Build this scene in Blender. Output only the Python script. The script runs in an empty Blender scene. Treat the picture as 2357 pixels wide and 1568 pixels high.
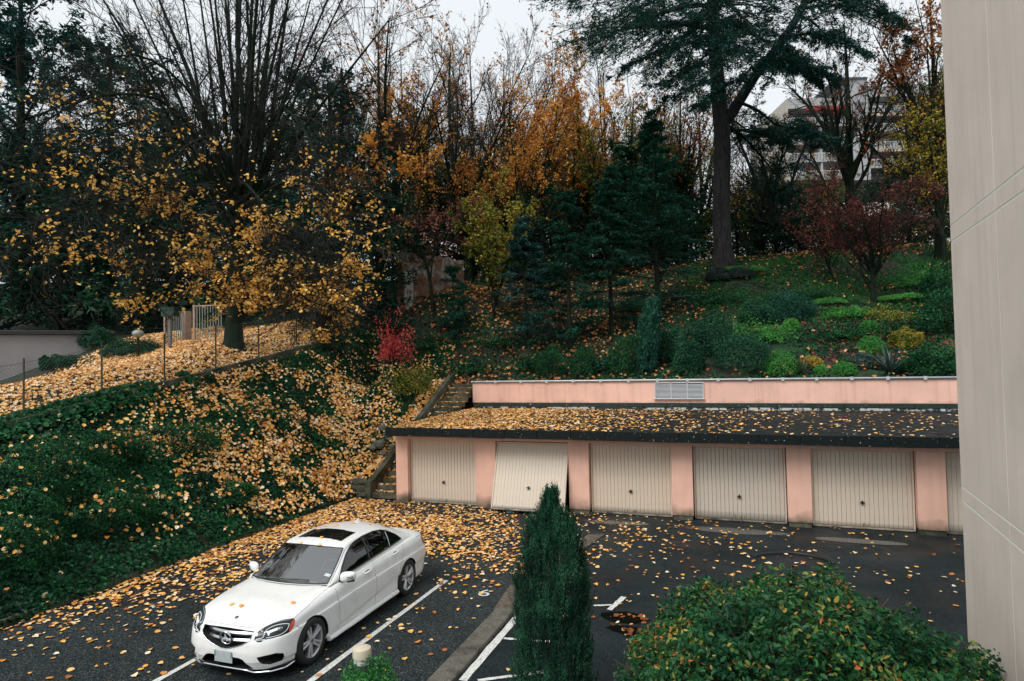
import bpy, bmesh, math, random
import numpy as np
from mathutils import Vector, Matrix
from mathutils.bvhtree import BVHTree
from mathutils.geometry import delaunay_2d_cdt

SC = bpy.context.scene
# ---------------------------------------------------------------- camera
CAM_H = 4.5
YAW, PITCH, ROLL = math.radians(19.5), math.radians(1.83), math.radians(1.19)
FOC, PCX, PCY = 1468.0, 1178.5, 784.0
def _basis():
    f0 = np.array([-math.sin(YAW), math.cos(YAW), 0]); r0 = np.array([math.cos(YAW), math.sin(YAW), 0]); z = np.array([0, 0, 1.])
    f = f0*math.cos(PITCH)+z*math.sin(PITCH); u = -f0*math.sin(PITCH)+z*math.cos(PITCH)
    return math.cos(ROLL)*r0-math.sin(ROLL)*u, math.sin(ROLL)*r0+math.cos(ROLL)*u, f
CX, CY, CF = _basis(); CAM = np.array([0, 0, CAM_H])
cd = bpy.data.cameras.new('camera'); cam = bpy.data.objects.new('camera', cd); SC.collection.objects.link(cam)
m = Matrix.Identity(4)
for i in range(3):
    m[i][0] = CX[i]; m[i][1] = CY[i]; m[i][2] = -CF[i]; m[i][3] = CAM[i]
cam.matrix_world = m
cd.sensor_width = 36; cd.lens = FOC/2357*36; cd.clip_start = .1; cd.clip_end = 600
SC.camera = cam
# ---------------------------------------------------------------- light
SUN_EL, SUN_ROT = math.radians(50), math.radians(200)
W = bpy.data.worlds.new("World"); SC.world = W; W.use_nodes = True
nt = W.node_tree; nt.nodes.clear()
out = nt.nodes.new('ShaderNodeOutputWorld'); bg = nt.nodes.new('ShaderNodeBackground')
sky = nt.nodes.new('ShaderNodeTexSky'); sky.sky_type = 'NISHITA'; sky.sun_disc = False
sky.sun_elevation = SUN_EL; sky.sun_rotation = SUN_ROT; sky.air_density = 1.0; sky.dust_density = 5.0
hsv = nt.nodes.new('ShaderNodeHueSaturation'); hsv.inputs['Saturation'].default_value = .25; hsv.inputs['Value'].default_value = 1.0
mx = nt.nodes.new('ShaderNodeMixRGB'); mx.inputs[0].default_value = .86; mx.inputs[2].default_value = (6.8, 7.2, 7.5, 1)
nt.links.new(sky.outputs[0], hsv.inputs['Color']); nt.links.new(hsv.outputs[0], mx.inputs[1])
nt.links.new(mx.outputs[0], bg.inputs['Color']); bg.inputs['Strength'].default_value = .10
nt.links.new(bg.outputs[0], out.inputs['Surface'])
sl = bpy.data.lights.new('sun', 'SUN'); sl.energy = 1.5; sl.angle = math.radians(30); sl.color = (1, .96, .9)
so = bpy.data.objects.new('sun', sl); SC.collection.objects.link(so)
so.rotation_euler = (math.radians(40), 0, math.radians(-20))
SC.view_settings.view_transform = 'Standard'; SC.view_settings.look = 'None'; SC.view_settings.gamma = 1
SC.view_settings.exposure = 0.50; SC.view_settings.use_curve_mapping = False
try:
    SC.cycles.max_bounces = 6; SC.cycles.transparent_max_bounces = 12; SC.cycles.diffuse_bounces = 3; SC.cycles.glossy_bounces = 3
except Exception: pass

# ---------------------------------------------------------------- helpers
COL = SC.collection
RNG = np.random.default_rng(7)
def rot2(a): c, s = math.cos(a), math.sin(a); return np.array([[c, -s, 0], [s, c, 0], [0, 0, 1.]])
def at(u, v, d):
    r = CF+CX*(u-PCX)/FOC-CY*(v-PCY)/FOC
    return CAM+r*d

_mats = {}
def mat(name, col=(.5, .5, .5), rough=.6, metal=0, spec=.5, var=0, vscale=3, bump=0, bscale=40, col2=None, coat=0, vdetail=6, stretch=None, c2lo=.45, c2hi=.65, c2scale=None):
    """principled with optional noise colour variation and bump"""
    if name in _mats: return _mats[name]
    m = bpy.data.materials.new(name); m.use_nodes = True; n = m.node_tree; b = n.nodes['Principled BSDF']; L = n.links
    b.inputs['Base Color'].default_value = (*col, 1); b.inputs['Roughness'].default_value = rough
    b.inputs['Metallic'].default_value = metal; b.inputs['Specular IOR Level'].default_value = spec
    if coat: b.inputs['Coat Weight'].default_value = coat; b.inputs['Coat Roughness'].default_value = .05
    if var or bump or col2:
        tc = n.nodes.new('ShaderNodeTexCoord'); src = tc.outputs['Object']
        if stretch:
            mp = n.nodes.new('ShaderNodeMapping'); mp.inputs['Scale'].default_value = stretch; L.new(src, mp.inputs[0]); src = mp.outputs[0]
    cur = None
    if col2:
        t = n.nodes.new('ShaderNodeTexNoise'); t.inputs['Scale'].default_value = c2scale or vscale; t.inputs['Detail'].default_value = 8; t.inputs['Roughness'].default_value = .65
        L.new(src, t.inputs['Vector'])
        r = n.nodes.new('ShaderNodeMapRange'); r.inputs[1].default_value = c2lo; r.inputs[2].default_value = c2hi; L.new(t.outputs[0], r.inputs[0])
        x = n.nodes.new('ShaderNodeMixRGB'); x.inputs[1].default_value = (*col, 1); x.inputs[2].default_value = (*col2, 1); L.new(r.outputs[0], x.inputs[0]); cur = x.outputs[0]
    if var:
        t = n.nodes.new('ShaderNodeTexNoise'); t.inputs['Scale'].default_value = vscale; t.inputs['Detail'].default_value = vdetail
        L.new(src, t.inputs['Vector'])
        r = n.nodes.new('ShaderNodeMapRange'); r.inputs[1].default_value = .3; r.inputs[2].default_value = .7; r.inputs[3].default_value = 1-var; r.inputs[4].default_value = 1+var
        L.new(t.outputs[0], r.inputs[0])
        x = n.nodes.new('ShaderNodeVectorMath'); x.operation = 'SCALE'
        if cur: L.new(cur, x.inputs[0])
        else: x.inputs[0].default_value = col
        L.new(r.outputs[0], x.inputs['Scale']); cur = x.outputs[0]
    if cur: L.new(cur, b.inputs['Base Color'])
    if bump:
        t = n.nodes.new('ShaderNodeTexNoise'); t.inputs['Scale'].default_value = bscale; t.inputs['Detail'].default_value = 5; L.new(src, t.inputs['Vector'])
        bp = n.nodes.new('ShaderNodeBump'); bp.inputs['Strength'].default_value = bump; bp.inputs['Distance'].default_value = .02
        L.new(t.outputs[0], bp.inputs['Height']); L.new(bp.outputs[0], b.inputs['Normal'])
    _mats[name] = m; return m

def leafmat(name, stops, rough=.5, trans=.25, spec=.16):
    """leaf material: colour picked by the per-leaf 'tone' attribute"""
    if name in _mats: return _mats[name]
    m = bpy.data.materials.new(name); m.use_nodes = True; n = m.node_tree; b = n.nodes['Principled BSDF']; L = n.links
    a = n.nodes.new('ShaderNodeAttribute'); a.attribute_name = 'tone'
    cr = n.nodes.new('ShaderNodeValToRGB'); e = cr.color_ramp.elements
    e[0].position = stops[0][0]; e[0].color = (*stops[0][1], 1); e[1].position = stops[-1][0]; e[1].color = (*stops[-1][1], 1)
    for p, c in stops[1:-1]: q = e.new(p); q.color = (*c, 1)
    L.new(a.outputs['Fac'], cr.inputs[0]); L.new(cr.outputs[0], b.inputs['Base Color'])
    b.inputs['Roughness'].default_value = rough; b.inputs['Specular IOR Level'].default_value = spec
    if trans:
        t = n.nodes.new('ShaderNodeBsdfTranslucent'); L.new(cr.outputs[0], t.inputs['Color'])
        s = n.nodes.new('ShaderNodeMixShader'); s.inputs[0].default_value = trans
        o = n.nodes['Material Output']; L.new(b.outputs[0], s.inputs[1]); L.new(t.outputs[0], s.inputs[2]); L.new(s.outputs[0], o.inputs['Surface'])
    _mats[name] = m; return m

def tag(o, label=None, cat=None, group=None, kind=None):
    if label: o['label'] = label
    if cat: o['category'] = cat
    if group: o['group'] = group
    if kind: o['kind'] = kind
    return o
def empty(name, loc=(0, 0, 0), rz=0, label=None, cat=None, group=None):
    o = bpy.data.objects.new(name, None); COL.objects.link(o); o.location = loc; o.rotation_euler = (0, 0, rz); o.empty_display_size = .1
    return tag(o, label, cat, group)
def link(name, me, parent=None, material=None, loc=None):
    o = bpy.data.objects.new(name, me); COL.objects.link(o)
    if material is not None and not me.materials: me.materials.append(material)
    if parent: o.parent = parent
    if loc is not None: o.location = loc
    return o
def npmesh(name, V, F, smooth=False, tone=None):
    """V (n,3), F (m,k) all faces with k corners"""
    V = np.asarray(V, np.float32); F = np.asarray(F, np.int32)
    me = bpy.data.meshes.new(name); k = F.shape[1]
    me.vertices.add(len(V)); me.vertices.foreach_set('co', V.ravel())
    me.loops.add(F.size); me.loops.foreach_set('vertex_index', F.ravel())
    me.polygons.add(len(F)); me.polygons.foreach_set('loop_start', np.arange(0, F.size, k, dtype=np.int32))
    me.polygons.foreach_set('use_smooth', np.full(len(F), smooth))
    if tone is not None:
        at_ = me.attributes.new('tone', 'FLOAT', 'POINT'); at_.data.foreach_set('value', np.asarray(tone, np.float32))
    me.update(calc_edges=True); return me

class MB:
    """collects boxes, prisms, tubes, lathes -> one mesh"""
    def __init__(s): s.v = []; s.f = []; s.n = 0
    def add(s, V, F):
        V = [tuple(map(float, p)) for p in V]
        s.v += V; s.f += [tuple(i+s.n for i in f) for f in F]; s.n += len(V); return s
    def box(s, a, b, R=None, c=None):
        x0, y0, z0 = a; x1, y1, z1 = b
        V = [(x0, y0, z0), (x1, y0, z0), (x1, y1, z0), (x0, y1, z0), (x0, y0, z1), (x1, y0, z1), (x1, y1, z1), (x0, y1, z1)]
        if R is not None:
            c = np.array(c if c is not None else (0, 0, 0)); V = [tuple(R@(np.array(p))+c) for p in V]
        return s.add(V, [(0, 3, 2, 1), (4, 5, 6, 7), (0, 1, 5, 4), (1, 2, 6, 5), (2, 3, 7, 6), (3, 0, 4, 7)])
    def bev(s, a, b, r=.01, R=None, c=None):
        """box with chamfered edges (vertical and top)"""
        x0, y0, z0 = a; x1, y1, z1 = b
        def ring(i, z): return [(x0+i+r, y0+i, z), (x1-i-r, y0+i, z), (x1-i, y0+i+r, z), (x1-i, y1-i-r, z), (x1-i-r, y1-i, z), (x0+i+r, y1-i, z), (x0+i, y1-i-r, z), (x0+i, y0+i+r, z)]
        V = ring(r, z0)+ring(0, z0+r)+ring(0, z1-r)+ring(r, z1)
        F = [tuple(range(7, -1, -1)), tuple(range(24, 32))]
        for k in range(3):
            for i in range(8): j = (i+1) % 8; F.append((k*8+i, k*8+j, k*8+8+j, k*8+8+i))
        if R is not None:
            c = np.array(c if c is not None else (0, 0, 0)); V = [tuple(R@(np.array(p))+c) for p in V]
        return s.add(V, F)
    def prism(s, pts, d):
        """pts: planar outline of 3D points, extruded by vector d"""
        n = len(pts); V = [tuple(p) for p in pts]+[tuple(np.array(p)+np.array(d)) for p in pts]
        return s.add(V, [tuple(range(n-1, -1, -1)), tuple(range(n, 2*n))]+[(i, (i+1) % n, n+(i+1) % n, n+i) for i in range(n)])
    def tube(s, P, r, k=6, closed=False):
        P = np.array(P, float); n = len(P); r = np.full(n, r) if np.isscalar(r) else np.array(r)
        T = np.gradient(P, axis=0) if not closed else np.roll(P, -1, 0)-np.roll(P, 1, 0)
        T /= np.linalg.norm(T, axis=1)[:, None]+1e-12
        ref = np.array([0, 0, 1.]) if abs(T[0][2]) < .9 else np.array([1., 0, 0])
        a = np.cross(T[0], ref); a /= np.linalg.norm(a); V = []
        for i in range(n):
            a = a-T[i]*(a@T[i]); a /= np.linalg.norm(a)+1e-12; b = np.cross(T[i], a)
            for j in range(k): t = 2*math.pi*j/k; V.append(P[i]+r[i]*(a*math.cos(t)+b*math.sin(t)))
        F = []
        for i in range(n if closed else n-1):
            i2 = (i+1) % n
            for j in range(k): F.append((i*k+j, i*k+(j+1) % k, i2*k+(j+1) % k, i2*k+j))
        if not closed: F += [tuple(range(k-1, -1, -1)), tuple((n-1)*k+j for j in range(k))]
        return s.add(V, F)
    def lathe(s, prof, k=24, M=None, cap=True):
        """prof (r,z) list, around z; M 4x4/3x3+offset func"""
        V = []; n = len(prof)
        for r, z in prof:
            for j in range(k): t = 2*math.pi*j/k; V.append((r*math.cos(t), r*math.sin(t), z))
        F = []
        for i in range(n-1):
            for j in range(k): F.append((i*k+j, i*k+(j+1) % k, (i+1)*k+(j+1) % k, (i+1)*k+j))
        if cap: F += [tuple(range(k-1, -1, -1)), tuple((n-1)*k+j for j in range(k))]
        if M is not None: V = [tuple(M(np.array(p))) for p in V]
        return s.add(V, F)
    def mesh(s, name, smooth=False):
        me = bpy.data.meshes.new(name); me.from_pydata(s.v, [], s.f); me.validate(); 
        if smooth: me.polygons.foreach_set('use_smooth', [True]*len(me.polygons))
        me.update(); return me
    def build(s, name, material, parent=None, smooth=False, loc=None): return link(name, s.mesh(name, smooth), parent, material, loc)
def autosmooth(o, ang=35):
    me = o.data; bm = bmesh.new(); bm.from_mesh(me)
    for f in bm.faces: f.smooth = True
    for e in bm.edges:
        if len(e.link_faces) == 2 and e.calc_face_angle(0) > math.radians(ang): e.smooth = False
    bm.to_mesh(me); bm.free(); return o

# --- noise
def _h(i, j, s):
    n = np.sin(i*127.1+j*311.7+s*74.7)*43758.5453; return n-np.floor(n)
def noise2(x, y, s=0):
    x = np.asarray(x, float); y = np.asarray(y, float); i = np.floor(x); j = np.floor(y); f = x-i; g = y-j; f = f*f*(3-2*f); g = g*g*(3-2*g)
    return (_h(i, j, s)*(1-f)+_h(i+1, j, s)*f)*(1-g)+(_h(i, j+1, s)*(1-f)+_h(i+1, j+1, s)*f)*g
def fbm(x, y, s=0, o=3): return sum(noise2(x*2**k, y*2**k, s+k*9)/2**k for k in range(o))/(2-2**(1-o))
def unit(v): return v/(np.linalg.norm(v, axis=-1, keepdims=True)+1e-12)

# --- leaves
def leaf_geo(P, S, N, rng, shape='kite', curl=.25, asp=.55, H=None):
    """P positions (base-centre), S size, N normals, H headings optional -> V,F"""
    P = np.asarray(P, float); n = len(P); S = np.broadcast_to(np.asarray(S, float), (n,)); N = unit(np.asarray(N, float))
    if H is None: H = rng.normal(size=(n, 3))
    H = unit(H-N*np.sum(H*N, 1)[:, None]); B = np.cross(N, H); s = S[:, None]
    if shape == 'kite':
        w = asp*.5
        V = np.stack([P-H*s*.5, P+B*s*w+H*s*.05+N*s*curl*.4, P+H*s*.5-N*s*curl*.3, P-B*s*w+H*s*.05+N*s*curl*.4], 1).reshape(-1, 3)
        F = np.arange(n*4).reshape(n, 4); return V, F, 4
    w = asp*.5; c = (rng.random((n, 1))*1.2-.1)*curl; c2 = (rng.random((n, 1))-.5)*curl
    V = np.stack([P-H*s*.5, P-H*s*.22+B*s*w*.95+N*s*c, P+H*s*.22+B*s*w*.8+N*s*c*.8, P+H*s*.5+N*s*c2, P+H*s*.22-B*s*w*.8+N*s*c*.8, P-H*s*.22-B*s*w*.95+N*s*c], 1).reshape(-1, 3)
    b = np.arange(n)[:, None]*6
    F = np.concatenate([b+np.array([[0, 1, 2, 3]]), b+np.array([[0, 3, 4, 5]])], 1).reshape(-1, 4)
    return V, F, 6
def leaf_mesh(name, P, S, N, tone, rng, **k):
    V, F, q = leaf_geo(P, S, N, rng, **k)
    return npmesh(name, V, F, False, np.repeat(np.clip(tone, 0, 1), q))
def dup(root, loc, rz=0, sc=1., label=None, group=None):
    r = root.copy(); COL.objects.link(r); r.location = loc; r.rotation_euler = (0, 0, rz); r.scale = (sc, sc, sc) if np.isscalar(sc) else sc
    if label: r['label'] = label
    if group: r['group'] = group
    for ch in root.children: c = ch.copy(); COL.objects.link(c); c.parent = r
    return r
def tube_geo(P, R, k=4):
    """P (N,K,3) R (N,K) -> V,F"""
    N, K, _ = P.shape; T = np.gradient(P, axis=1); T = unit(T)
    ref = np.where(np.abs(T[:, :1, 2:3]) < .85, np.array([[[0, 0, 1.]]]), np.array([[[1., 0, 0]]]))
    a = unit(np.cross(T, np.broadcast_to(ref, T.shape))); b = np.cross(T, a)
    t = np.arange(k)*2*np.pi/k
    V = P[:, :, None]+R[:, :, None, None]*(a[:, :, None]*np.cos(t)[None, None, :, None]+b[:, :, None]*np.sin(t)[None, None, :, None])
    idx = np.arange(N*K*k).reshape(N, K, k); nx = np.roll(idx, -1, 2)
    F = np.stack([idx[:, :-1], nx[:, :-1], nx[:, 1:], idx[:, 1:]], -1).reshape(-1, 4)
    return V.reshape(-1, 3), F
def joined(name, parts, smooth=True, tone=None):
    V = []; F = []; o = 0
    for v, f in parts: V.append(v); F.append(f+o); o += len(v)
    return npmesh(name, np.concatenate(V), np.concatenate(F), smooth, tone)
def spawn(P, R, n, t0, t1, ang, angj, lenf, K, wob, up, rfac, rng, lenpow=.4, rtip=.35, flat=0, lenabs=None):
    """children of the paths P (N,K0,3)"""
    N, K0, _ = P.shape; L = np.linalg.norm(np.diff(P, axis=1), axis=2).sum(1)
    pi = np.repeat(np.arange(N), n); t = t0+(t1-t0)*((np.tile(np.arange(n), N)+rng.random(N*n))/n)
    x = t*(K0-1); i = np.minimum(x.astype(int), K0-2); fr = (x-i)[:, None]
    p = P[pi, i]*(1-fr)+P[pi, i+1]*fr; T = unit(P[pi, i+1]-P[pi, i]); r = (R[pi, i]*(1-fr[:, 0])+R[pi, i+1]*fr[:, 0])*rfac
    perp = rng.normal(size=p.shape); 
    if flat:
        h = np.cross(T, np.array([0, 0, 1.]))*rng.choice([-1, 1], len(p))[:, None]; perp = perp*(1-flat)+unit(h)*flat*1.6
    perp = unit(perp-T*np.sum(perp*T, 1)[:, None]); a = ang+angj*rng.normal(size=(len(p), 1))
    D = unit(T*np.cos(a)+perp*np.sin(a))
    ln = (L[pi]*lenf if lenabs is None else np.full(len(p), lenabs))*(1-lenpow*t)*(.7+.6*rng.random(len(p)))
    return grow(p, D, ln, r, K, wob, up, rng, rtip)
def grow(p, D, ln, r, K, wob, up, rng, rtip=.35):
    n = len(p); Q = [p]; st = (np.asarray(ln)/(K-1))[:, None]
    for k in range(K-1):
        D = unit(D+wob*rng.normal(size=D.shape)+np.array([0, 0, up])); Q.append(Q[-1]+D*st)
    return np.stack(Q, 1), np.asarray(r)[:, None]*np.linspace(1, rtip, K)[None]
def pts_on(P, n, rng, jit=.05, t0=.1):
    """random points along the paths"""
    N, K, _ = P.shape; pi = rng.integers(0, N, n); x = (t0+(1-t0)*rng.random(n))*(K-1); i = np.minimum(x.astype(int), K-2); f = (x-i)[:, None]
    return P[pi, i]*(1-f)+P[pi, i+1]*f+rng.normal(size=(n, 3))*jit, unit(P[pi, i+1]-P[pi, i])
def catmull(P, n):
    P = np.array(P, float); m = len(P)-1; t = np.linspace(0, m, n); i = np.minimum(t.astype(int), m-1); f = (t-i)
    g = lambda k: P[np.clip(k, 0, m)]
    f = f.reshape((-1,)+(1,)*(P.ndim-1)); a, b, c, d = g(i-1), g(i), g(i+1), g(i+2)
    return .5*((2*b)+(-a+c)*f+(2*a-5*b+4*c-d)*f**2+(-a+3*b-3*c+d)*f**3)
# ================================================================ SETTING
def gp(u, v, z=0.):
    r = CF+CX*(u-PCX)/FOC-CY*(v-PCY)/FOC
    return CAM+r*((z-CAM_H)/r[2])
# terrain control points (x, y, z)
CP = []
for y in (-12, -5, 0, 4, 8, 11, 14, 17, 18.6): CP.append((-12.4, y, .10))
for y, z in ((19.5, .75), (21, 1.55), (22.5, 2.35), (24, 3.1), (25.2, 3.75)): CP.append((-12.1, y, z))
FENCE = [(-8, .9), (-2, 1.3), (2.6, 1.9), (4.7, 2.25), (6.8, 2.6), (8.95, 2.95), (11.15, 3.3), (13.2, 3.72), (15.3, 4.05), (17.4, 4.45), (19.5, 4.78), (21.7, 5.2), (23.9, 5.65), (26, 6.1)]
for y, z in FENCE:
    CP.append((-17.15, y, z)); CP.append((-16.7, y, z-.42)); CP.append((-14.6, y, (z-.42)*.56+.12))
for y, z in ((2, 1.7), (6, 2.4), (22, 5.75), (26, 6.6)): CP.append((-21, y, z))
for y, z in ((2, 1.5), (10, 2.7), (30, 7.4)): CP.append((-27, y, z))
for a in ((30, 915, 21.5), (120, 892, 22), (200, 866, 22.5), (300, 838, 22.8), (-60, 950, 20), (-60, 890, 25), (0, 878, 25.3), (100, 848, 25.8), (200, 812, 26.5), (262, 790, 27.2), (400, 800, 25), (480, 785, 26.4)): CP.append(tuple(at(*a)))
for x in (-10.4, -7, -3, 0, 4, 8, 12, 18): CP.append((x, 24.9, 3.5)); CP.append((x, 26.2, 4.05))
CP += [(-9.1, 27.6, 5.0), (-7.2, 28.3, 4.95), (-5.6, 29.8, 5.7), (-3.7, 32.6, 6.6), (-.6, 37.6, 9.4), (6.3, 35, 7.6), (2.8, 31.0, 6.1), (9, 31, 6.1), (14, 33, 7.0),
       (2, 38.5, 9.6), (8, 39.0, 9.7), (14, 40, 9.9), (-13.8, 23.8, 4.25), (-13.9, 27.9, 6.7), (-16.2, 29.2, 7.1), (-15.7, 34.6, 9.0), (-10, 33, 7.7), (-6, 36, 8.4), (-12, 38, 9.6),
       (-24, 40, 10), (-38, 32, 8.5), (-40, 10, 3.5), (-35, 55, 12.5), (-15, 50, 11.3), (0, 50, 10.8), (15, 50, 10.8), (30, 45, 10.5), (30, 28, 5), (0, 75, 12.5), (-30, 85, 14), (35, 75, 12), (-60, 40, 12), (-60, 0, 4), (-60, 90, 15), (50, 100, 14), (0, 110, 15)]
CP = np.array(CP, float)
def _U(r2): return np.where(r2 > 1e-9, r2*np.log(np.maximum(r2, 1e-9)), 0)
def _tps():
    n = len(CP); X = CP[:, :2]/20; K = _U(((X[:, None]-X[None])**2).sum(-1))+np.eye(n)*2e-4; Pm = np.c_[np.ones(n), X]
    A = np.block([[K, Pm], [Pm.T, np.zeros((3, 3))]]); return np.linalg.solve(A, np.r_[CP[:, 2], 0, 0, 0]), X
_TW, _TX = _tps()
def hz(x, y, bumps=True):
    x = np.asarray(x, float); y = np.asarray(y, float); sh = x.shape; x = x.ravel(); y = y.ravel(); o = np.empty(len(x))
    for a in range(0, len(x), 20000):
        q = np.c_[x[a:a+20000], y[a:a+20000]]/20
        o[a:a+20000] = _U(((q[:, None]-_TX[None])**2).sum(-1))@_TW[:-3]+_TW[-3]+q@_TW[-2:]
    if bumps: o = o+(fbm(x*.7, y*.7, 3)-.5)*.25*np.clip((-12.6-x)/1.5, 0, 1)*((x > -16.5) | (x < -17.6))+(fbm(x*.6, y*.6, 4)-.5)*.3*np.clip((y-26)/3, 0, 1)
    return o.reshape(sh)
def hz1(x, y, b=True): return float(hz(np.array([x]), np.array([y]), b)[0])
def hnorm(x, y):
    e = .15; return unit(np.stack([hz(x-e, y)-hz(x+e, y), hz(x, y-e)-hz(x, y+e), np.full(np.shape(x), 2*e)], -1))

def hit(u, v, d=None, lo=12., hi=90.):
    """where the ray through (u, v) meets the hillside; falls back to depth d"""
    t = np.arange(lo, hi, .15); r = CF+CX*(u-PCX)/FOC-CY*(v-PCY)/FOC; P = CAM+r*t[:, None]; ok = ~((P[:, 0] > -12.4) & (P[:, 1] < 24.95)); b = (P[:, 2] < hz(P[:, 0], P[:, 1])) & ok
    if not b.any(): q = CAM+r*d; return np.array([q[0], q[1], hz1(q[0], q[1])])
    return P[int(np.argmax(b))]
soil = mat('soil', (.022, .018, .012), .9, var=.5, vscale=4, bump=.6, bscale=12, col2=(.008, .045, .012), c2scale=.5)
def terrain():
    xs = np.concatenate([np.arange(-75, -30, 2.5), np.arange(-30, -17.6, .6), [-17.2, -17.12, -16.98, -16.9], np.arange(-16.6, -12.4, .35), [-12.38], np.arange(-12.1, 20, .5), np.arange(20, 76, 2.5)])
    ys = np.concatenate([np.arange(-14, 18.6, .6), np.arange(18.65, 24.8, .5), [24.82, 25.0], np.arange(25.4, 45, .6), np.arange(46, 125, 2.5)])
    X, Y = np.meshgrid(xs, ys); Zv = hz(X, Y)
    near = (X > -17.05) & (X < -16.5) & (Y < 26); Zv = np.where(near, np.interp(Y, [p[0] for p in FENCE], [p[1]-.42 for p in FENCE]), Zv)
    far = (X <= -17.05) & (X > -17.3) & (Y < 26); Zv = np.where(far, np.interp(Y, [p[0] for p in FENCE], [p[1] for p in FENCE]), Zv)
    Zv = np.where((X > -12.36) & (Y < 18.6), -.45, Zv)
    Zv = np.where((X > -11.75) & (Y >= 18.6) & (Y < 24.9), -.45, Zv)
    h, w = X.shape; V = np.stack([X, Y, Zv], -1).reshape(-1, 3)
    i = np.arange(h*w).reshape(h, w); F = np.stack([i[:-1, :-1], i[:-1, 1:], i[1:, 1:], i[1:, :-1]], -1).reshape(-1, 4)
    return tag(link('hillside', npmesh('hillside', V, F, True), None, soil), kind='structure')
terrain()
tag(MB().box((-300, -120, -1.2), (300, 420, -1.0)).build('ground', soil), kind='structure')

def asphalt_mat(name, base, wet, speck):
    m = bpy.data.materials.new(name); m.use_nodes = True; n = m.node_tree; b = n.nodes['Principled BSDF']; L = n.links; N = n.nodes.new
    b.inputs['Specular IOR Level'].default_value = .2; b.inputs['Specular Tint'].default_value = (.62, .95, 1, 1)
    tc = N('ShaderNodeTexCoord')
    v = N('ShaderNodeTexVoronoi'); v.inputs['Scale'].default_value = 70; L.new(tc.outputs['Object'], v.inputs['Vector'])
    r = N('ShaderNodeMapRange'); r.inputs[1].default_value = .0; r.inputs[2].default_value = 1; L.new(v.outputs['Color'], r.inputs[0])
    pw = N('ShaderNodeMath'); pw.operation = 'POWER'; pw.inputs[1].default_value = 5; L.new(r.outputs[0], pw.inputs[0])
    x = N('ShaderNodeMixRGB'); x.inputs[1].default_value = (*base, 1); x.inputs[2].default_value = (*speck, 1); L.new(pw.outputs[0], x.inputs[0])
    t = N('ShaderNodeTexNoise'); t.inputs['Scale'].default_value = .55; t.inputs['Detail'].default_value = 7; t.inputs['Roughness'].default_value = .6; L.new(tc.outputs['Object'], t.inputs['Vector'])
    q = N('ShaderNodeMapRange'); q.inputs[1].default_value = .35; q.inputs[2].default_value = .65; q.inputs[3].default_value = .68; q.inputs[4].default_value = 1.3; L.new(t.outputs[0], q.inputs[0])
    s = N('ShaderNodeVectorMath'); s.operation = 'SCALE'; L.new(x.outputs[0], s.inputs[0]); L.new(q.outputs[0], s.inputs['Scale']); L.new(s.outputs[0], b.inputs['Base Color'])
    w = N('ShaderNodeMapRange'); w.inputs[1].default_value = .4; w.inputs[2].default_value = .6; w.inputs[3].default_value = wet[0]; w.inputs[4].default_value = wet[1]
    t2 = N('ShaderNodeTexNoise'); t2.inputs['Scale'].default_value = .8; t2.inputs['Detail'].default_value = 4; L.new(tc.outputs['Object'], t2.inputs['Vector']); L.new(t2.outputs[0], w.inputs[0]); L.new(w.outputs[0], b.inputs['Roughness'])
    bp = N('ShaderNodeBump'); bp.inputs['Strength'].default_value = .5; bp.inputs['Distance'].default_value = .006; L.new(v.outputs['Distance'], bp.inputs['Height']); L.new(bp.outputs[0], b.inputs['Normal'])
    return m
asph = asphalt_mat('old_asphalt', (.0075, .0118, .0135), (.6, .85), (.19, .19, .18))
asph2 = asphalt_mat('wet_asphalt', (.006, .011, .0135), (.42, .7), (.08, .085, .085))
def sheet(name, pts, z, material, kind='structure'):
    b = MB(); n = len(pts); b.add([(x, y, z) for x, y in pts], [tuple(range(n))]); return tag(b.build(name, material), kind=kind)
sheet('parking_lot', [(-12.36, -14), (16, -14), (16, 18.62), (-12.36, 18.62)], 0, asph)
sheet('driveway', [(-3.72, -14), (15.9, -14), (15.9, 18.2), (-4.9, 18.2), (-4.3, 17.3), (-3.2, 16.2), (-3.45, 14.5), (-3.72, 11)], .004, asph2)
conc = mat('old_concrete', (.17, .15, .125), .85, var=.35, vscale=9, bump=.5, bscale=90, col2=(.07, .065, .05), c2scale=2.5)
conc_d = mat('mossy_concrete', (.105, .10, .075), .9, var=.4, vscale=6, bump=.5, bscale=50, col2=(.022, .035, .014), c2scale=1.4, c2lo=.4, c2hi=.6)
conc_w = mat('brown_concrete', (.115, .09, .07), .9, var=.35, vscale=16, bump=.4, bscale=110, col2=(.06, .048, .038), c2scale=5)
pebble = mat('pebble_concrete', (.135, .125, .10), .8, var=.7, vscale=70, bump=.8, bscale=110, col2=(.05, .045, .035), c2scale=3)
# divider strip: flush brown concrete then low pebble kerb
b = MB(); b.prism([(-4.30, 10.85, -.02), (-3.86, 10.75, -.02), (-3.86, 12.5, -.02), (-3.62, 14.6, -.02), (-3.35, 16.25, -.02), (-3.75, 16.1, -.02), (-4.15, 13.8, -.02), (-4.42, 12.0, -.02)], (0, 0, .055))
tag(b.build('divider_strip', conc_w), kind='structure')
kb = empty('divider_kerb'); tag(kb, kind='structure')
for a, c in ((10.35, 10.82), (9.2, 10.32), (8.05, 9.17), (6.9, 8.02), (5.7, 6.87)):
    MB().bev((-4.24, a, -.02), (-3.9, c, .075), .012).build('kerb_stone', pebble, kb)
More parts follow.
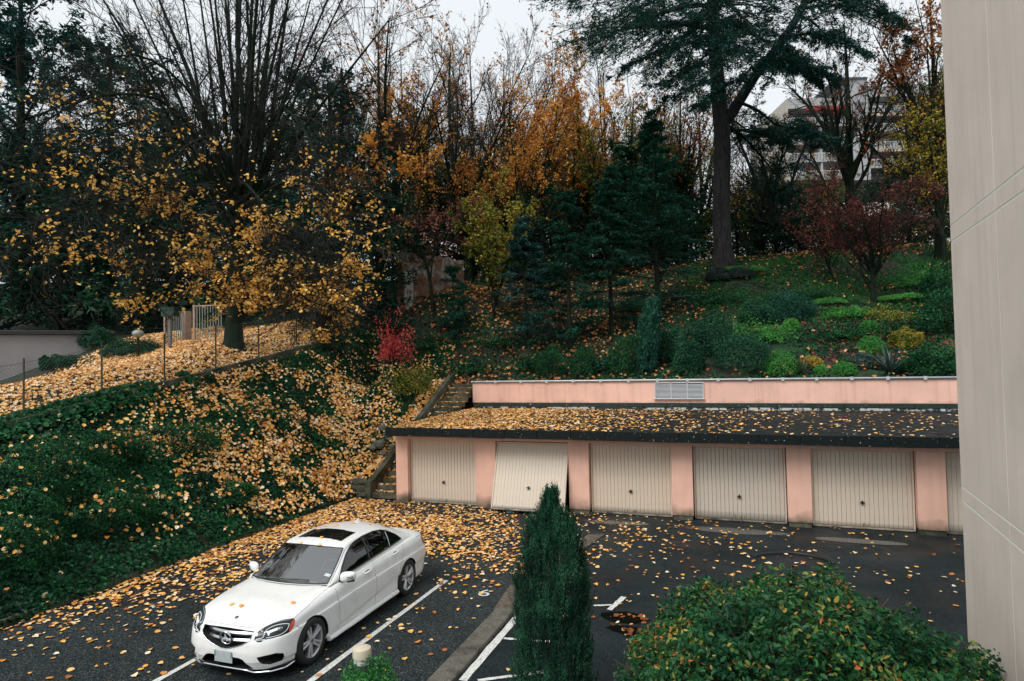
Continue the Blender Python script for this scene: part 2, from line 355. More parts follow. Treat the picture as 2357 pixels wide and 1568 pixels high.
# kerb along the ivy bank
ke = empty('bank_kerb'); tag(ke, kind='structure')
r = random.Random(3); ks = [MB().bev((-.07, 0, -.1), (.07, .49, .13), .02).mesh('kerb_stone') for _ in range(1)]; ks[0].materials.append(conc_d)
y = -2.
while y < 18.2:
    o = link('kerb_stone', ks[0], ke); o.location = (-12.4+r.uniform(-.012, .012), y, r.uniform(-.02, .015)); o.rotation_euler = (r.uniform(-.01, .01), r.uniform(-.04, .04), r.uniform(-.015, .015)); y += .5
# painted lines
paint = mat('worn_white_paint', (.62, .62, .59), .8, var=.2, vscale=20, col2=(.06, .065, .065), c2scale=22, c2lo=.54, c2hi=.74)
lm = empty('road_markings'); tag(lm, kind='structure')
def line(p, q, w, z=.008, n=14, name='painted_line'):
    p = np.array(p, float); q = np.array(q, float); d = unit(q-p); s = np.array([-d[1], d[0]]); L = []; R_ = []
    rr = np.random.default_rng(int(abs(p[0]*100)+abs(p[1]*10)))
    for i in range(n+1):
        c = p+(q-p)*i/n; L.append((*(c+s*(w/2+rr.normal()*.006)), z)); R_.append((*(c-s*(w/2+rr.normal()*.006)), z))
    return MB().add(L+R_, [(i, i+1, n+2+i, n+1+i) for i in range(n)]).build(name, paint, lm)
line((-5.93, 4.0), (-5.82, 12.05), .10); line((-8.07, 3.5), (-8.02, 8.2), .10); line((-8.02, 8.2), (-7.96, 12.1), .10)
line((-3.80, 8.35), (-3.80, 11.4), .13, .012); line((-3.72, 9.80), (-2.9, 9.92), .06, .012); line((-3.6, 8.42), (-2.7, 8.98), .07, .012)
line((-2.62, 11.57), (-2.30, 11.70), .06, .012); line((-2.31, 11.45), (-2.17, 12.15), .10, .012)
line((-3.4, 6.5), (-2.2, 6.65), .10, .012)
fc = bpy.data.curves.new('number', 'FONT'); fc.body = '6'; fc.size = .42; fc.resolution_u = 4; fo = bpy.data.objects.new('tmp', fc); COL.objects.link(fo)
bpy.context.view_layer.update(); me = bpy.data.meshes.new_from_object(fo.evaluated_get(bpy.context.evaluated_depsgraph_get())); bpy.data.objects.remove(fo)
me.name = 'painted_number'; me.materials.clear(); me.materials.append(paint)
o = link('painted_number', me, lm); o.location = (-4.88, 11.42, .008); o.rotation_euler = (0, 0, math.radians(14)); o.scale = (1.25, 1.15, 1)
# puddle and damp patch
water = mat('puddle_water', (.006, .007, .006), .03, spec=.6)
def blob(name, cx, cy, rx, ry, z, material, seed, n=48):
    a = np.linspace(0, 2*np.pi, n, endpoint=False); k = 1+.22*(fbm(np.cos(a)*1.5+seed, np.sin(a)*1.5+seed, seed)-.5)*2
    return tag(MB().add([(cx+rx*k_*math.cos(t), cy+ry*k_*math.sin(t), z) for t, k_ in zip(a, k)], [tuple(range(n))]).build(name, material), kind='structure')
blob('puddle', -2.0, 11.2, .42, .26, .010, water, 5); blob('puddle', -1.8, 10.7, .40, .16, .010, water, 9)
blob('puddle', -.2, 17.5, 1.3, .28, .010, mat('thin_water', (.03, .036, .038), .12, spec=.6), 12); blob('puddle', 2.6, 17.3, 1.0, .2, .010, mat('thin_water'), 15)
blob('puddle', -3.3, 17.55, .9, .2, .010, mat('thin_water'), 18)
hose = MB().tube(catmull([(.2, 15.35, .02), (.45, 15.65, .02), (1.05, 15.85, .02), (1.55, 15.65, .02), (1.8, 15.3, .02)], 40), .032, 8)
tag(hose.build('garden_hose', mat('black_rubber', (.012, .012, .012), .5), smooth=True), 'black hose lying in an arc on the asphalt behind the rounded hedge', 'hose')

# ================================================================ GARAGE BLOCK
def pink_mat(name, c, dirt, z0, z1, streak=.35):
    """rendered wall: pinkish with grime that creeps up from its foot and rain streaks"""
    m = bpy.data.materials.new(name); m.use_nodes = True; n = m.node_tree; b = n.nodes['Principled BSDF']; L = n.links; N = n.nodes.new
    tc = N('ShaderNodeTexCoord'); sp = N('ShaderNodeSeparateXYZ'); L.new(tc.outputs['Object'], sp.inputs[0])
    t = N('ShaderNodeTexNoise'); t.inputs['Scale'].default_value = 3; t.inputs['Detail'].default_value = 8; L.new(tc.outputs['Object'], t.inputs['Vector'])
    ad = N('ShaderNodeMath'); ad.operation = 'MULTIPLY_ADD'; ad.inputs[1].default_value = -.9*(z1-z0)*1.6; L.new(t.outputs[0], ad.inputs[0]); L.new(sp.outputs['Z'], ad.inputs[2])
    g = N('ShaderNodeMapRange'); g.inputs[1].default_value = z0-(z1-z0)*.72; g.inputs[2].default_value = z1-(z1-z0)*.72; g.inputs[3].default_value = 1; g.inputs[4].default_value = 0; L.new(ad.outputs[0], g.inputs[0])
    mp = N('ShaderNodeMapping'); mp.inputs['Scale'].default_value = (9, 9, .35); L.new(tc.outputs['Object'], mp.inputs[0])
    s = N('ShaderNodeTexNoise'); s.inputs['Scale'].default_value = 1; s.inputs['Detail'].default_value = 5; L.new(mp.outputs[0], s.inputs['Vector'])
    sr = N('ShaderNodeMapRange'); sr.inputs[1].default_value = .5; sr.inputs[2].default_value = .8; sr.inputs[4].default_value = streak; L.new(s.outputs[0], sr.inputs[0])
    v = N('ShaderNodeTexNoise'); v.inputs['Scale'].default_value = 1.2; v.inputs['Detail'].default_value = 6; L.new(tc.outputs['Object'], v.inputs['Vector'])
    vr = N('ShaderNodeMapRange'); vr.inputs[1].default_value = .3; vr.inputs[2].default_value = .7; vr.inputs[3].default_value = .9; vr.inputs[4].default_value = 1.08; L.new(v.outputs[0], vr.inputs[0])
    x1 = N('ShaderNodeMixRGB'); x1.inputs[1].default_value = (*c, 1); x1.inputs[2].default_value = (*[k*.45 for k in c], 1); L.new(sr.outputs[0], x1.inputs[0])
    x2 = N('ShaderNodeMixRGB'); x2.inputs[2].default_value = (*dirt, 1); L.new(x1.outputs[0], x2.inputs[1]); L.new(g.outputs[0], x2.inputs[0])
    q = N('ShaderNodeVectorMath'); q.operation = 'SCALE'; L.new(x2.outputs[0], q.inputs[0]); L.new(vr.outputs[0], q.inputs['Scale']); L.new(q.outputs[0], b.inputs['Base Color'])
    b.inputs['Roughness'].default_value = .85
    f = N('ShaderNodeTexNoise'); f.inputs['Scale'].default_value = 130; L.new(tc.outputs['Object'], f.inputs['Vector'])
    bp = N('ShaderNodeBump'); bp.inputs['Strength'].default_value = .25; bp.inputs['Distance'].default_value = .01; L.new(f.outputs[0], bp.inputs['Height']); L.new(bp.outputs[0], b.inputs['Normal'])
    return m
pink = pink_mat('pink_render', (.82, .50, .39), (.10, .085, .055), .05, .42, .18)
pink2 = pink_mat('pink_render_upper', (.86, .53, .43), (.3, .18, .13), 2.5, 2.9, .38)
door_m = pink_mat('beige_door_paint', (.66, .56, .455), (.10, .09, .07), -.02, .13, .12)
bitum = mat('roof_bitumen', (.0075, .0135, .0145), .6, spec=.18, var=.4, vscale=2, bump=.6, bscale=60, col2=(.05, .055, .05), c2scale=3, c2lo=.55, c2hi=.75)
fasc = mat('bitumen_fascia', (.005, .010, .010), .6, spec=.2, bump=.6, bscale=40, col2=(.45, .47, .45), c2scale=14, c2lo=.64, c2hi=.68)
steel = mat('grey_metal', (.33, .36, .37), .4, metal=.6, var=.15, vscale=8)
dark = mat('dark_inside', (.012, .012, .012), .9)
GX0 = -10.55
G = empty('garage_block', (0, 0, 0)); tag(G, 'long low pink garage block with six beige ribbed doors and a flat black roof', 'garage')
OPEN = [(-10.13, -7.76), (-7.10, -4.80), (-4.20, -1.85), (-1.29, 1.11), (1.69, 4.07), (4.69, 7.05), (7.65, 10.0)]
pl = [(GX0, OPEN[0][0])]+[(OPEN[i][1], OPEN[i+1][0]) for i in range(len(OPEN)-1)]+[(10.0, 10.6)]
for i, (a, c) in enumerate(pl):
    zb = .0 if i < 2 else .13
    MB().box((a, 18.30, zb), (c, 18.72, 2.06)).build('pillar', pink, G)
    if zb: MB().bev((a+.02, 18.325, -.05), (c-.02, 18.7, zb-.002), .01).build('plinth', conc_d, G)
MB().box((GX0, 18.30, 2.062), (10.6, 18.72, 2.235)).build('lintel', pink, G)
MB().box((GX0, 18.722, -.05), (GX0+.2, 24.55, 2.235)).build('side_wall', pink, G)
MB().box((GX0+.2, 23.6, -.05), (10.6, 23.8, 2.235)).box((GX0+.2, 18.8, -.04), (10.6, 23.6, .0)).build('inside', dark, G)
# roof slab, fascia pieces
R_ = MB(); y0, y1, z0, z1 = 17.74, 24.58, 2.455, 2.55
R_.add([(GX0-.02, y0, 2.24), (11, y0, 2.24), (11, y1, 2.24), (GX0-.02, y1, 2.24), (GX0-.02, y0, z0), (11, y0, z0), (11, y1, z1), (GX0-.02, y1, z1)], [(0, 3, 2, 1), (4, 5, 6, 7), (0, 1, 5, 4), (1, 2, 6, 5), (2, 3, 7, 6), (3, 0, 4, 7)])
R_.build('roof_slab', bitum, G)
r = random.Random(5); x = GX0-.02
while x < 11:
    w = 1.0; MB().bev((x+.004, y0-.035, 2.22+r.uniform(-.012, .0)), (min(x+w, 11)-.004, y0-.003, z0+.02+r.uniform(-.006, .006)), .008).build('fascia', fasc, G); x += w
x = y0
while x < y1-.2:
    MB().bev((GX0-.06, x+.004, 2.22), (GX0-.023, min(x+1, y1)-.004, z0+.02+(x-y0)/(y1-y0)*.09), .008).build('fascia', fasc, G); x += 1
# moss lumps along the eave
# doors
slat_w = .1052
_sm = MB().bev((-slat_w/2+.0022, -.014, 0), (slat_w/2-.0022, .014, 1.93), .0035).mesh('slat')
door_ms = [door_m]+[pink_mat('beige_door_paint_%s' % nm, c, (.06, .055, .045), -.02, zt_, st_) for nm, c, zt_, st_ in (('warm', (.68, .565, .45), .17, .2), ('dull', (.60, .525, .44), .22, .28), ('pale', (.66, .58, .48), .10, .15))]
slat_mes = []
for dm_ in door_ms:
    q_ = _sm.copy(); q_.name = 'slat'; q_.materials.append(dm_); slat_mes.append(q_)
def door(x0, x1, loc, rx=0, label=None, v=0):
    door_m, slat_me = door_ms[v], slat_mes[v]; rd = random.Random(v*7+int(x0*10))
    d = empty('garage_door', loc); d.parent = G; d.rotation_euler = (rx, 0, 0)
    if label: d['label'] = label
    w = x1-x0; n = int(round((w-.1)/slat_w)); s = (w-.1)/n
    fr = MB(); fr.bev((0, -.03, 0), (.045, .03, 2.03), .006); fr.bev((w-.045, -.03, 0), (w, .03, 2.03), .006); fr.bev((.046, -.03, 1.985), (w-.046, .03, 2.03), .006); fr.bev((.046, -.032, 0), (w-.046, .03, .045), .006)
    fr.build('door_frame', door_m, d)
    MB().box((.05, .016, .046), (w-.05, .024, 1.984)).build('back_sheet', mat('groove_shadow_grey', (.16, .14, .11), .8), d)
    for i in range(n):
        o = link('slat', slat_me, d); o.location = (.05+s*(i+.5), rd.uniform(-.0015, .0015), .05); o.rotation_euler = (rd.uniform(-.0012, .0012), 0, rd.uniform(-.012, .012))
    chip = mat('bare_chipped_metal', (.05, .055, .055), .6)
    if v != 3:
        for q in range(7):
            cx_ = w/2+rd.uniform(-.22, .14); hh = rd.uniform(.03, .13); ww_ = rd.uniform(.004, .012); z_ = rd.uniform(.05, .09)
            MB().prism([(cx_-ww_, -.0155, z_), (cx_+ww_, -.0155, z_+.01), (cx_+ww_*.8, -.0155, z_+hh*.7), (cx_, -.0155, z_+hh), (cx_-ww_*.9, -.0155, z_+hh*.6)], (0, .001, 0)).build('paint_chip', chip, d)
    h = MB(); h.lathe([(.03, 0), (.03, .012), (.012, .014), (.012, .05)], 12, lambda p: np.array([w/2, -.015, .67])+np.array([p[0], -p[2], p[1]])); h.bev((w/2-.055, -.075, .655), (w/2+.055, -.055, .69), .006); h.bev((w/2-.02, -.05, .62), (w/2+.02, -.02, .72), .005)
    h.build('handle', mat('dark_handle_metal', (.05, .055, .055), .35, metal=.8), d)
    return d
for i, (a, c) in enumerate(OPEN):
    if i == 1:
        door(a+.02, c-.02, (a+.02, 17.80, .10), math.radians(-19.5), 'beige ribbed garage door standing tilted half open', 3)
    else: door(a+.02, c-.02, (a+.02, 18.52, .015), v=[0, 0, 1, 2, 0, 2, 1][i])
# upper parapet wall
MB().box((GX0+.05, 24.6, 2.80), (11, 24.9, 3.60)).build('upper_wall', pink2, G)
MB().box((GX0+.06, 24.62, 1.0), (11, 24.89, 2.798)).build('wall_foot', conc_d, G)
flash = mat('green_flashing', (.014, .03, .022), .45, bump=.4, bscale=30, col2=(.5, .52, .5), c2scale=9, c2lo=.62, c2hi=.66)
flash2 = mat('peeled_flashing', (.5, .52, .5), .7, bump=.5, bscale=60, col2=(.015, .028, .022), c2scale=4.5, c2lo=.47, c2hi=.52)
x = GX0+.35; k = 0; r = random.Random(8)
while x < 11:
    w = r.uniform(.86, 1.08); e = min(x+w, 11)
    MB().bev((x+.004, 24.555, 2.64), (e-.004, 24.597, 2.79+r.uniform(-.01, .005)), .006).build('flashing', flash, G)
    MB().bev((x+.004, 24.535, 2.53), (e-.004, 24.597, 2.638-r.uniform(0, .02)), .006).build('flashing', flash2 if k not in (5, 6) else flash, G)
    x = e; k += 1
gt = MB(); gt.tube([(GX0+.0, 24.57, 3.655), (11, 24.57, 3.655)], .048, 10); gt.box((GX0+.0, 24.60, 3.602), (11, 24.93, 3.68)); g_ = gt.build('gutter', steel, G, smooth=False); autosmooth(g_, 40)
x = -9.44
while x < 11:
    MB().box((x-.05, 24.51, 3.60), (x+.05, 24.60, 3.712)).build('gutter_clip', mat('pale_clip', (.5, .54, .56), .5), G); x += 1.09
# vent
alu = mat('white_aluminium', (.62, .66, .68), .4, metal=.2)
vt = empty('wall_vent', (-3.02, 24.55, 2.99)); vt.parent = G
f = MB(); Wv, Hv = 1.78, .58
for a in (0, .59, 1.18, Wv-.035): f.bev((a, -.03, 0), (a+.035, .04, Hv), .004)
f.bev((.036, -.03, Hv-.035), (Wv-.036, .04, Hv), .004); f.bev((-.03, -.06, -.05), (Wv+.03, .045, -.002), .006)
f.build('vent_frame', alu, vt)
MB().box((.03, .035, .0), (Wv-.03, .045, Hv-.03)).build('vent_back', dark, vt)
lv = MB().box((.0, -.018, -.003), (.55, .018, .003), rot2(0)@np.array([[1, 0, 0], [0, math.cos(.7), -math.sin(.7)], [0, math.sin(.7), math.cos(.7)]])).mesh('louvre_slat'); lv.materials.append(alu)
for c in range(3):
    for j in range(11):
        o = link('louvre_slat', lv, vt); o.location = (.037+.59*c, 0, .035+j*.046)
# steps left of the garage
st = empty('garden_steps', (0, 0, 0)); tag(st, 'mossy concrete garden steps climbing between the bank and the pink garage', 'steps')
for i in range(20):
    yy = 18.55+i*.335; z = .05+(i+1)*.175
    MB().bev((-11.62, yy, z-.19), (GX0-.01, yy+.36, z), .012).build('step', conc_d, st)
w = MB(); w.prism([(-11.85, 18.5, -.1), (-11.85, 25.1, 2.6), (-11.85, 25.1, 3.95), (-11.85, 18.75, .62), (-11.85, 18.5, .58)], (.2, 0, 0)); w.build('stringer_wall', conc_d, st)
w = MB(); w.prism([(-11.15, 24.0, 2.9), (-11.15, 25.9, 3.2), (-11.15, 25.9, 3.75), (-11.15, 24.0, 3.05)], (.16, 0, 0)); w.build('stringer_wall', conc, st)
# stone wall at the foot of the bank
sw = empty('stone_wall', (-12.3, 18.65, 0)); tag(sw, 'low dry stone wall at the bank foot beside the steps', 'stone wall')
stone = mat('wall_stone', (.085, .078, .06), .9, var=.5, vscale=5, bump=.7, bscale=20, col2=(.03, .04, .02), c2scale=3)
def rock(seed, sx, sy, sz, name='stone', material=stone, parent=None, loc=(0, 0, 0)):
    bm = bmesh.new(); bmesh.ops.create_icosphere(bm, subdivisions=2, radius=1); rr = np.random.default_rng(seed); ph = rr.random(6)*6
    for v in bm.verts:
        c = v.co; k = 1+.18*math.sin(c.x*3+ph[0])*math.sin(c.y*3+ph[1])+.12*math.sin(c.z*5+ph[2]); q = 2.6
        n = (abs(c.x)**q+abs(c.y)**q+abs(c.z)**q)**(1/q); v.co = Vector((c.x/n*sx*k, c.y/n*sy*k, c.z/n*sz*k))
    me = bpy.data.meshes.new(name); bm.to_mesh(me); bm.free(); me.materials.append(material); o = link(name, me, parent); o.location = loc; return o
for i in range(26):
    r = random.Random(i); row = i//9; k = i % 9
    rock(i, .2, .12, .115, 'stone', stone, sw, (-1.55+.2+k*.2+row*.08-.2*(row % 2), .05+r.uniform(-.03, .03)+row*.05, .09+row*.2))
for i, (u, v, d, s) in enumerate([(873, 1022, 23.0, .3), (893, 1000, 23.3, .22), (880, 985, 23.6, .2), (902, 1028, 23, .2), (858, 1030, 22.8, .18), (885, 1042, 22.8, .16)]):
    p = at(u, v, d); tag(rock(40+i, s*.72, s*.6, s*.5, 'boulder', mat('boulder_grey', (.13, .135, .115), .9, var=.4, vscale=4, bump=.5, bscale=14), None, tuple(p)), ['largest grey boulder in the pile beside the garage corner', 'grey boulder just under the eave of the garage roof', 'topmost grey boulder of the pile by the garage corner', 'boulder closest to the pink pillar, low in the pile', 'leftmost small boulder of the pile by the garage', 'lowest small boulder above the stair wall'][i], 'boulder', 'boulders in the ivy by the garage')
# bowls in front of doors
bw = MB().lathe([(.08, 0), (.10, .04), (.115, .05), (.10, .045), (.07, .012), (.001, .012)], 20, cap=False).build('pet_bowl', mat('bowl_steel', (.6, .62, .63), .25, metal=.9), None, True, (-7.72, 18.1, .006)); tag(bw, 'small steel pet bowl on the ground below the first garage door', 'bowl')
bw = MB().lathe([(.13, 0), (.105, .10), (.115, .105), (.09, .10), (.10, .012), (.001, .012)], 20, cap=False).build('bucket', mat('blue_plastic', (.16, .30, .36), .4), None, True, (-6.55, 18.0, .006)); tag(bw, 'pale blue plastic tub under the tilted garage door', 'tub')

# ================================================================ NEAR BUILDING WALL (right)
def panel_mat():
    m = pink_mat('grey_render', (.76, .67, .59), (.6, .52, .44), -9, -8, .22); return m
NB = empty('apartment_wall', (2.2, 8.05, 0), math.radians(-4)); tag(NB, 'tall beige rendered wall end filling the right edge with thin grooves', 'building')
gm = panel_mat(); gj = mat('pale_joint', (.76, .77, .70), .8)
# y local: 0 at far corner, negative towards the camera; panels 2.7 m high split by double joints
zs = [-1, .33, .50, 3.07-.15, 3.07, 5.68, 5.85, 8.45, 8.62, 11.2, 11.37, 14]
for i in range(len(zs)-1):
    a, c = zs[i], zs[i+1]
    MB().box((0, -1.62, a+.012), (.5, 0, c-.012)).build('wall_panel', gm, NB)
    MB().box((0, -4.4, a+.012), (.5, -1.632, c-.012)).build('wall_panel', gm, NB)
MB().box((.0025, -4.398, -1), (.49, -.0025, 14)).build('joint_filler', gj, NB)
# wide body behind, so that the end has depth
MB().box((.502, -4.39, -1), (7, -.01, 14)).build('wall_body', gm, NB)
# ================================================================ CAR  (local: +y forward, x across, z up)
CAR = empty('parked_car', (-7.10, 9.62, 0), math.pi, 'white four-door saloon car parked between the lines, star badge on its grille', 'car')
white = mat('white_car_paint', (.83, .83, .81), .28, spec=.5, coat=.6, var=.04, vscale=2, col2=(.72, .705, .66), c2scale=2.2, c2lo=.5, c2hi=.75)
chrome = mat('car_chrome', (.72, .74, .75), .12, metal=1)
satin = mat('satin_grille_silver', (.50, .52, .54), .28, metal=.9)
blackp = mat('car_black_plastic', (.010, .011, .012), .4)
wellm = mat('wheel_well_black', (.006, .006, .006), .9)
rubber = mat('tyre_rubber', (.014, .015, .016), .75, bump=.3, bscale=60)
alloy = mat('alloy_wheel', (.62, .63, .64), .32, metal=.6)
def glassmat(name, tint, refl=.9, base=.08):
    m = bpy.data.materials.new(name); m.use_nodes = True; n = m.node_tree; n.nodes.clear(); N = n.nodes.new; L = n.links
    o = N('ShaderNodeOutputMaterial'); t = N('ShaderNodeBsdfTransparent'); t.inputs[0].default_value = (*tint, 1)
    g = N('ShaderNodeBsdfGlossy'); g.inputs['Roughness'].default_value = .015; g.inputs['Color'].default_value = (refl, refl, refl, 1)
    f = N('ShaderNodeFresnel'); f.inputs['IOR'].default_value = 1.5
    a = N('ShaderNodeMapRange'); a.inputs[1].default_value = 0; a.inputs[2].default_value = 1; a.inputs[3].default_value = base; a.inputs[4].default_value = 1; L.new(f.outputs[0], a.inputs[0])
    s = N('ShaderNodeMixShader'); L.new(a.outputs[0], s.inputs[0]); L.new(t.outputs[0], s.inputs[1]); L.new(g.outputs[0], s.inputs[2]); L.new(s.outputs[0], o.inputs[0])
    return m
wsglass = glassmat('windscreen_glass', (.42, .5, .48), 1, .22); sideglass = glassmat('tinted_glass', (.07, .09, .085), .9, .05); lampglass = glassmat('lamp_glass', (.85, .88, .9), 1, .04)
#    y     s    z5   z6   z7   z8   z9   z10
ST = [(2.262, .44, .60, .655, .695, .715, .728, .730), (2.235, .60, .60, .66, .70, .722, .738, .742), (2.14, .785, .61, .675, .72, .748, .772, .780), (2.00, .895, .62, .695, .752, .785, .815, .825),
      (1.82, .96, .64, .73, .80, .832, .858, .868), (1.60, .982, .66, .77, .845, .873, .897, .907), (1.30, 1., .68, .80, .882, .912, .933, .942), (1.00, 1.003, .69, .82, .905, .94, .962, .97),
      (.75, 1.003, .70, .835, .925, .955, .975, .98), (.30, 1., .71, .85, .95, .955, .94, .94), (-.3, 1., .72, .865, .975, .975, .95, .95), (-.9, 1., .73, .88, .99, .99, .96, .96), (-1.35, 1.003, .735, .89, 1.0, 1.01, 1.0, 1.0),
      (-1.65, 1.0, .735, .895, 1.005, 1.035, 1.045, 1.045), (-1.95, .985, .73, .89, 1.0, 1.045, 1.062, 1.065), (-2.2, .955, .72, .88, .99, 1.035, 1.055, 1.06), (-2.38, .91, .705, .865, .975, 1.02, 1.045, 1.05), (-2.50, .84, .69, .85, .95, .99, 1.0, 1.0), (-2.57, .74, .68, .82, .90, .92, .93, .93)]
def dyf(z):  # fore-aft lean of the nose by height
    return np.interp(z, [.12, .2, .3, .42, .55, .66, .76], [-.10, -.05, -.01, 0, -.02, -.06, -.13])
def dyr(z): return np.interp(z, [.15, .3, .5, .62, .75, .95, 1.04], [.10, .03, 0, 0, .07, .13, .15])
secs = []
for (y, s, z5, z6, z7, z8, z9, z10) in ST:
    fr = np.clip((y-1.55)/.7, 0, 1)
    w = .927*s; zb = .175
    zl = float(np.interp(y, [-1.3, .9], [.50, .31])); rows = [(0, zb), (.40*s, zb), (.72*s, zb), (.835*s, .185), (w-.045*s, .23), (w-.028*s, zl-.02), (w-.002, zl+.012), (w+.004, (zl+z5)/2), (w+.003, z5-.012), (w-.016*s, z5+.014), (w-.034*s, z6), (w-.062*s, (z6+z7)/2+.01), (w-.105*s, z7), (.695*s, z8), (.55*s, (z8+z9)/2+.006), (.36*s, z9), (.18*s, (z9+z10)/2+.004), (0, z10)]
    secs.append([(x, y, z) for x, z in rows])
secs = catmull(np.array(secs), 110)
secs = np.swapaxes(catmull(np.swapaxes(secs, 0, 1), 76), 0, 1)
kf = np.clip((secs[..., 1]-1.75)/.5, 0, 1)**1.3; kr = np.clip((-2.15-secs[..., 1])/.4, 0, 1)
secs[..., 1] += kf*dyf(secs[..., 2])+kr*dyr(secs[..., 2])
def car_body():
    n, k, _ = secs.shape; ring = np.concatenate([secs, secs[:, -2:0:-1]*np.array([-1, 1, 1])], 1); m = ring.shape[1]
    V = [tuple(p) for p in ring.reshape(-1, 3)]; F = []
    for i in range(n-1):
        for j in range(m): F.append((i*m+j, i*m+(j+1) % m, (i+1)*m+(j+1) % m, (i+1)*m+j))
    for end, sg, face in ((0, 1, dyf), (n-1, -1, dyr)):  # rounded caps
        base = ring[end]; c = base.mean(0); prev = list(range(end*m, end*m+m)); y0 = ST[0][0] if sg > 0 else ST[-1][0]
        for t in (.9, .78, .62, .42, .2):
            q = c+(base-c)*np.array([t, 1, t]); bul = .008*(1-t)**.8
            q[:, 1] = y0+sg*bul*1.2+face(q[:, 2]); st0 = len(V); V += [tuple(p) for p in q]; cur = list(range(st0, st0+m))
            for j in range(m):
                f = (prev[j], cur[j], cur[(j+1) % m], prev[(j+1) % m]); F.append(f if sg > 0 else f[::-1])
            prev = cur
        F.append(tuple(prev) if sg > 0 else tuple(prev[::-1]))
    me = bpy.data.meshes.new('body'); me.from_pydata(V, [], F); me.validate(); bm = bmesh.new(); bm.from_mesh(me); bmesh.ops.recalc_face_normals(bm, faces=bm.faces); bm.to_mesh(me); bm.free()
    me.materials.append(white); me.materials.append(wellm); return link('body', me, CAR)
body = car_body()
BODY_BVH = BVHTree.FromPolygons([v.co for v in body.data.vertices], [tuple(p.vertices) for p in body.data.polygons])
def xprism(out, y0, y1):  # outline (x,z) extruded in y
    me = bpy.data.meshes.new('c'); n = len(out); V = [(x, y0, z) for x, z in out]+[(x, y1, z) for x, z in out]
    me.from_pydata(V, [], [tuple(range(n-1, -1, -1)), tuple(range(n, 2*n))]+[(i, (i+1) % n, n+(i+1) % n, n+i) for i in range(n)])
    bm = bmesh.new(); bm.from_mesh(me); bmesh.ops.recalc_face_normals(bm, faces=bm.faces); bm.to_mesh(me); bm.free(); return me
GRILLE = [(.448, .706), (.452, .67), (.435, .61), (.39, .565), (.30, .525), (.16, .482), (0, .455), (-.16, .482), (-.30, .525), (-.39, .565), (-.435, .61), (-.452, .67), (-.448, .706), (-.25, .712), (0, .714), (.25, .712)]
LOWER = [(.26, .352), (.33, .335), (.40, .27), (.48, .205), (-.48, .205), (-.40, .27), (-.33, .335), (-.26, .352)]
FOG = [(.555, .385), (.66, .405), (.775, .418), (.83, .385), (.835, .33), (.80, .275), (.70, .262), (.62, .28), (.585, .32)]
def booly(o, cutters):
    for me in cutters:
        me.materials.append(wellm); c = bpy.data.objects.new('cut', me); COL.objects.link(c); c.parent = CAR
        mo = o.modifiers.new('b', 'BOOLEAN'); mo.operation = 'DIFFERENCE'; mo.solver = 'EXACT'; mo.use_self = False; mo.object = c; mo.material_mode = 'TRANSFER'
        bpy.context.view_layer.update(); ev = o.evaluated_get(bpy.context.evaluated_depsgraph_get()); nm = bpy.data.meshes.new_from_object(ev)
        o.modifiers.clear(); nm.name = o.name; o.data = nm; bpy.data.objects.remove(c)
def arch_cut(y, sg):
    b = MB(); n = 40; V = []
    for x in (sg*.62, sg*1.05):
        V += [(x, y+.362*math.cos(2*math.pi*i/n), .336+.362*math.sin(2*math.pi*i/n)) for i in range(n)]
    b.add(V, [tuple(range(n)), tuple(range(2*n-1, n-1, -1))]+[(i, n+i, n+(i+1) % n, (i+1) % n) for i in range(n)])
    me = b.mesh('c'); bm = bmesh.new(); bm.from_mesh(me); bmesh.ops.recalc_face_normals(bm, faces=bm.faces); bm.to_mesh(me); bm.free(); return me
AXF, AXR = 1.437, -1.50
cuts = [arch_cut(AXF, 1), arch_cut(AXF, -1), arch_cut(AXR, 1), arch_cut(AXR, -1), xprism(GRILLE, 2.08, 2.6), xprism(LOWER, 2.02, 2.6), xprism(FOG, 1.80, 2.6), xprism([(-x, z) for x, z in FOG][::-1], 1.80, 2.6)]
booly(body, cuts)
# drop the faces under the cabin so that the interior shows, keep the rest
bm = bmesh.new(); bm.from_mesh(body.data)
kill = [f for f in bm.faces if f.normal.z > .6 and -1.62 < f.calc_center_median().y < .80 and abs(f.calc_center_median().x) < .74 and f.calc_center_median().z > .9]
bmesh.ops.delete(bm, geom=kill, context='FACES'); bm.to_mesh(body.data); bm.free(); autosmooth(body, 32)

# greenhouse:  y, xc, zc, zt, xb, zb
GH = [(.86, .755, .955, .985, .80, .945), (.66, .722, 1.065, 1.098, .81, .95), (.42, .672, 1.205, 1.245, .82, .955), (.19, .612, 1.338, 1.378, .825, .96), (.05, .598, 1.378, 1.425, .827, .965), (-.15, .588, 1.402, 1.452, .828, .97), (-.45, .585, 1.415, 1.470, .828, .977), (-.80, .588, 1.402, 1.466, .825, .983),
      (-1.05, .598, 1.37, 1.447, .82, .988), (-1.30, .615, 1.305, 1.395, .812, .992), (-1.55, .645, 1.205, 1.29, .80, 1.0), (-1.75, .68, 1.115, 1.185, .79, 1.0), (-1.95, .72, 1.035, 1.085, .78, 1.0)]
def ghsec(y, xc, zc, zt, xb, zb):
    B = lambda x: .20*np.interp(y, [-1.95, -.8, -.2, .19, .86], [-.55, 0, .1, .5, 1.0])*(1-(x/xc)**2) if abs(x) < xc else 0
    P = [(xb, zb), (xb*.66+xc*.34+.022, zb*.66+zc*.34), (xb*.3+xc*.7+.024, zb*.3+zc*.7), (xc+.022, zc-.028), (xc+.004, zc-.006), (xc-.028, zc+.012), (xc*.85, zc+(zt-zc)*.34), (xc*.62, zc+(zt-zc)*.66), (xc*.32, zc+(zt-zc)*.92), (0, zt)]
    return [(x, y+B(x), z) for x, z in P]
